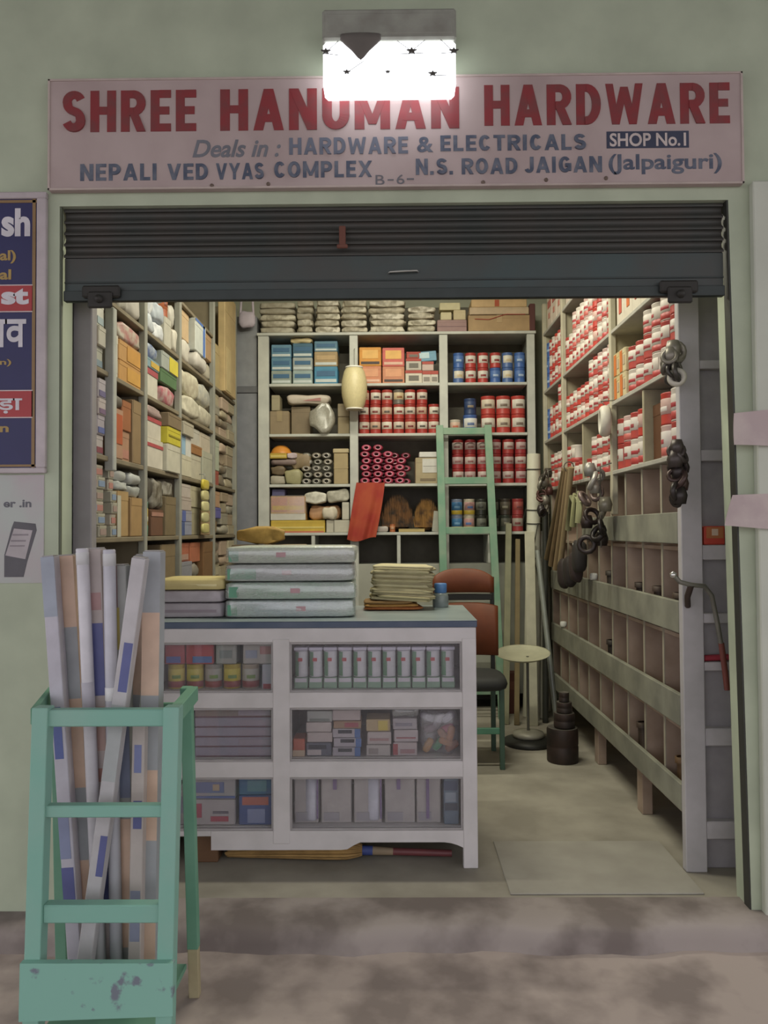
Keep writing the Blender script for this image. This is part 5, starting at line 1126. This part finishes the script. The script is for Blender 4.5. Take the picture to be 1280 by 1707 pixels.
# ------------------------------------------------------------ step ladder in front, with tube boxes
LG = M('#7cb2a0', .6, h2='#86b2a2', thr=(.3, .6), scale=6)
LGD = M('#5f967a', .65, h2='#6c9e84', thr=(.3, .6), scale=7)
sl = thing('step_ladder', 'sea green wooden step ladder standing before the wall left of the counter', 'ladder', (0, 0, 0))
GZ = -.08
def at(f, side):       # front stile: f=0 foot, 1 top
    x = (-.965 + .010 * f) if side < 0 else (-.612 + .014 * f)
    return (x, -.735 + .035 * f, GZ + (.895 - GZ) * f)
for s_ in (-1, 1):
    b = MB(); b.bar(at(0, s_), at(1, s_), .043, .045); b.build('front_stile', LG, sl)
def rear(f, side):
    x = (-1.035 + .008 * f) if side < 0 else (-.622 - .008 * f)
    return (x, -.37 - .07 * f, GZ + (.895 - GZ) * f)
b = MB(); b.bar(rear(0, -1), rear(1, -1), .035, .03); b.build('rear_leg', LGD, sl)
b = MB(); b.bar(rear(.16, 1), rear(1, 1), .034, .03); b.build('rear_leg', LGD, sl)
b = MB(); b.bar(rear(0, 1), rear(.16, 1), .032, .028); b.build('pale_leg_end', M('#a89c78', .7), sl)
def yz(z): f = (z - GZ) / (.895 - GZ); return -.735 + .035 * f
for z0, z1, t in ((.842, .888, .02), (.600, .632, .02), (.323, .371, .025)):
    zc_ = (z0 + z1) / 2; b = MB(); b.box(-.940, -.610, yz(zc_) - .012, yz(zc_) + t, z0, z1, 0, .003); b.build('rung', LG, sl)
b = MB(); z0, z1 = .088, .236
vs = []
for x in (-.985, -.580):
    for z in (z0, z1):
        for dy in (-.042, -.022): vs.append((x, yz(z) + dy, z + (.014 if x > -.7 and z == z0 else 0)))
b.add(vs, [(0, 1, 3, 2), (4, 6, 7, 5), (0, 4, 5, 1), (2, 3, 7, 6), (0, 2, 6, 4), (1, 5, 7, 3)]); b.build('bottom_panel', M('#80b6a4', .6, h2='#717984', thr=(.36, .43), scale=20), sl)
b = MB(); b.box(-.945, -.640, -.70, -.40, .02, .036, 0, .002); b.build('bottom_board', LGD, sl)
b = MB(); b.bar((-.982, -.70, .868), (-1.052, -.43, .873), .016, .045); b.build('top_link', LGD, sl)
b = MB(); b.bar((-.598, -.675, .868), (-.612, -.43, .873), .03, .045); b.build('top_link', LGD, sl)
b = MB(); b.box(-1.02, -.62, -.437, -.42, .80, .845, 0, .003); b.build('rear_rail', LGD, sl)

PEA, GRY, WHT, BLU, LIL = '#d6b69e', '#a2a6aa', '#cdcad0', '#5f6499', '#bbb8c2'
# each box: bottom x, top x, y at bottom, y at top, width, length, printed bands (from top, fractions)
def tube_box(lab, xb, xt, y, w, L, base, bands, rnd=False, ytop=None):
    zb_ = .038; dx = xt - xb; dz = math.sqrt(L * L - dx * dx)
    t = thing('tube_box', lab, 'box', (xb, y, zb_)); t.rotation_euler = (0, math.atan2(dx, dz), 0)
    if rnd:
        MB().lathe([(0, 0.008), (w / 2, .008), (w / 2, L), (w * .44, L + .003), (0, L + .003)], 16).build('sleeve', M(base, .25), t)
        MB().lathe([(w * .5, L - .045), (w * .52, L - .044), (w * .52, L - .01), (w * .5, L - .009)], 16).build('end_cap', M('#c8c8c8', .35), t)
    else:
        MB().box(-w / 2, w / 2, -w / 2, w / 2, 0.008, L, 0, .002).build('sleeve', M(base, .45), t)
        MB().box(-w / 2 + .003, w / 2 - .003, -w / 2 + .003, w / 2 - .003, L, L + .004, 0, .001).build('end_flap', M('#a8a4a2', .5), t)
    for (a, b_, c_, u0, u1) in bands:
        z1, z0 = L * (1 - a), L * (1 - b_)
        if rnd: MB().lathe([(w / 2, z0), (w / 2 + .0008, z0 + .001), (w / 2 + .0008, z1 - .001), (w / 2, z1)], 8, a0=-PI / 2 - 1.2 + 2.4 * u0, a1=-PI / 2 - 1.2 + 2.4 * u1).build('printed_panel', M(c_, .4), t)
        else: MB().box(-w / 2 + w * u0 + .0004, -w / 2 + w * u1 - .0004, -w / 2 - .001, -w / 2 + .002, z0, z1).build('printed_panel', M(c_, .45), t)
FR = [(0, .17, PEA, 0, 1), (.17, .34, GRY, 0, 1), (.34, .55, PEA, 0, 1), (.55, .72, GRY, 0, 1), (.72, .9, PEA, 0, 1), (.9, 1, GRY, 0, 1)]
FR2 = [(0, .14, GRY, 0, 1), (.14, .33, PEA, 0, 1), (.33, .5, GRY, 0, 1), (.5, .66, PEA, 0, 1), (.66, .82, GRY, 0, 1), (.82, 1, PEA, 0, 1)]
R1, R2, R3, R4 = -.607, -.565, -.523, -.466
tube_box('leftmost leaning tube carton, pale side with blue patches, in the step ladder', -0.925, -1.016, R3, .040, 1.265, LIL, [(.0, .14, '#9aa2b0', 0, 1), (.35, .47, '#5a68a4', .1, .75), (.6, .7, '#8890b0', .0, .8), (.72, .84, BLU, 0, .9)])
tube_box('peach and grey banded tube carton, second from left in the step ladder', -0.909, -0.986, R4, .052, 1.265, PEA, FR)
tube_box('glossy white tube, left of the two bright ones in the step ladder', -0.843, -0.903, R2, .036, 1.285, WHT, [(.3, .36, '#aeaab4', 0, 1)], True)
tube_box('pale tube carton with navy squares between the two white tubes', -0.825, -0.879, R3, .046, 1.285, '#b8aca8', [(.10, .14, '#b08a88', .1, .9), (.17, .335, BLU, .05, .95), (.36, .46, '#b8988e', .15, .85), (.5, .53, '#a87c70', .3, .7), (.62, .80, BLU, .05, .95)])
tube_box('glossy white tube, right of the two bright ones in the step ladder', -0.798, -0.824, R2, .036, 1.28, '#c0bfc8', [(.31, .34, '#e0e0e0', 0, 1)], True)
tube_box('shorter grey tube carton with yellow corner behind the white tubes', -0.774, -0.804, R3, .042, 1.235, '#a2a4a0', [(.0, .1, '#8a6a68', 0, .4), (.1, .2, '#b4a458', 0, .5), (.35, .55, '#8088a0', 0, 1), (.6, .9, PEA, 0, 1)])
tube_box('slim white tube carton with blue label leaning right in the step ladder', -0.888, -0.718, R1, .040, 1.27, '#bcb8ba', [(.19, .3, '#5f659c', .3, .95), (.33, .5, '#acb0b0', 0, 1), (.62, .71, BLU, .5, 1)])
tube_box('grey and peach tube carton leaning right behind the slim white one', -0.844, -0.749, R4, .05, 1.265, GRY, FR2)
tube_box('rightmost grey and peach banded tube carton in the step ladder', -0.720, -0.704, R3, .052, 1.275, GRY, FR2)
tube_box('slim pale tube carton with blue patch at right, short one in step ladder', -0.745, -0.731, R2, .036, .80, '#bab0aa', [(.1, .2, '#7a82b0', .2, .8), (.3, .40, BLU, .2, .9), (.62, .8, '#8c90a8', .1, .9)])
for l_, v in LABELS.items():
    if len(v) > 1: print('DUPLICATE LABEL', l_, v)
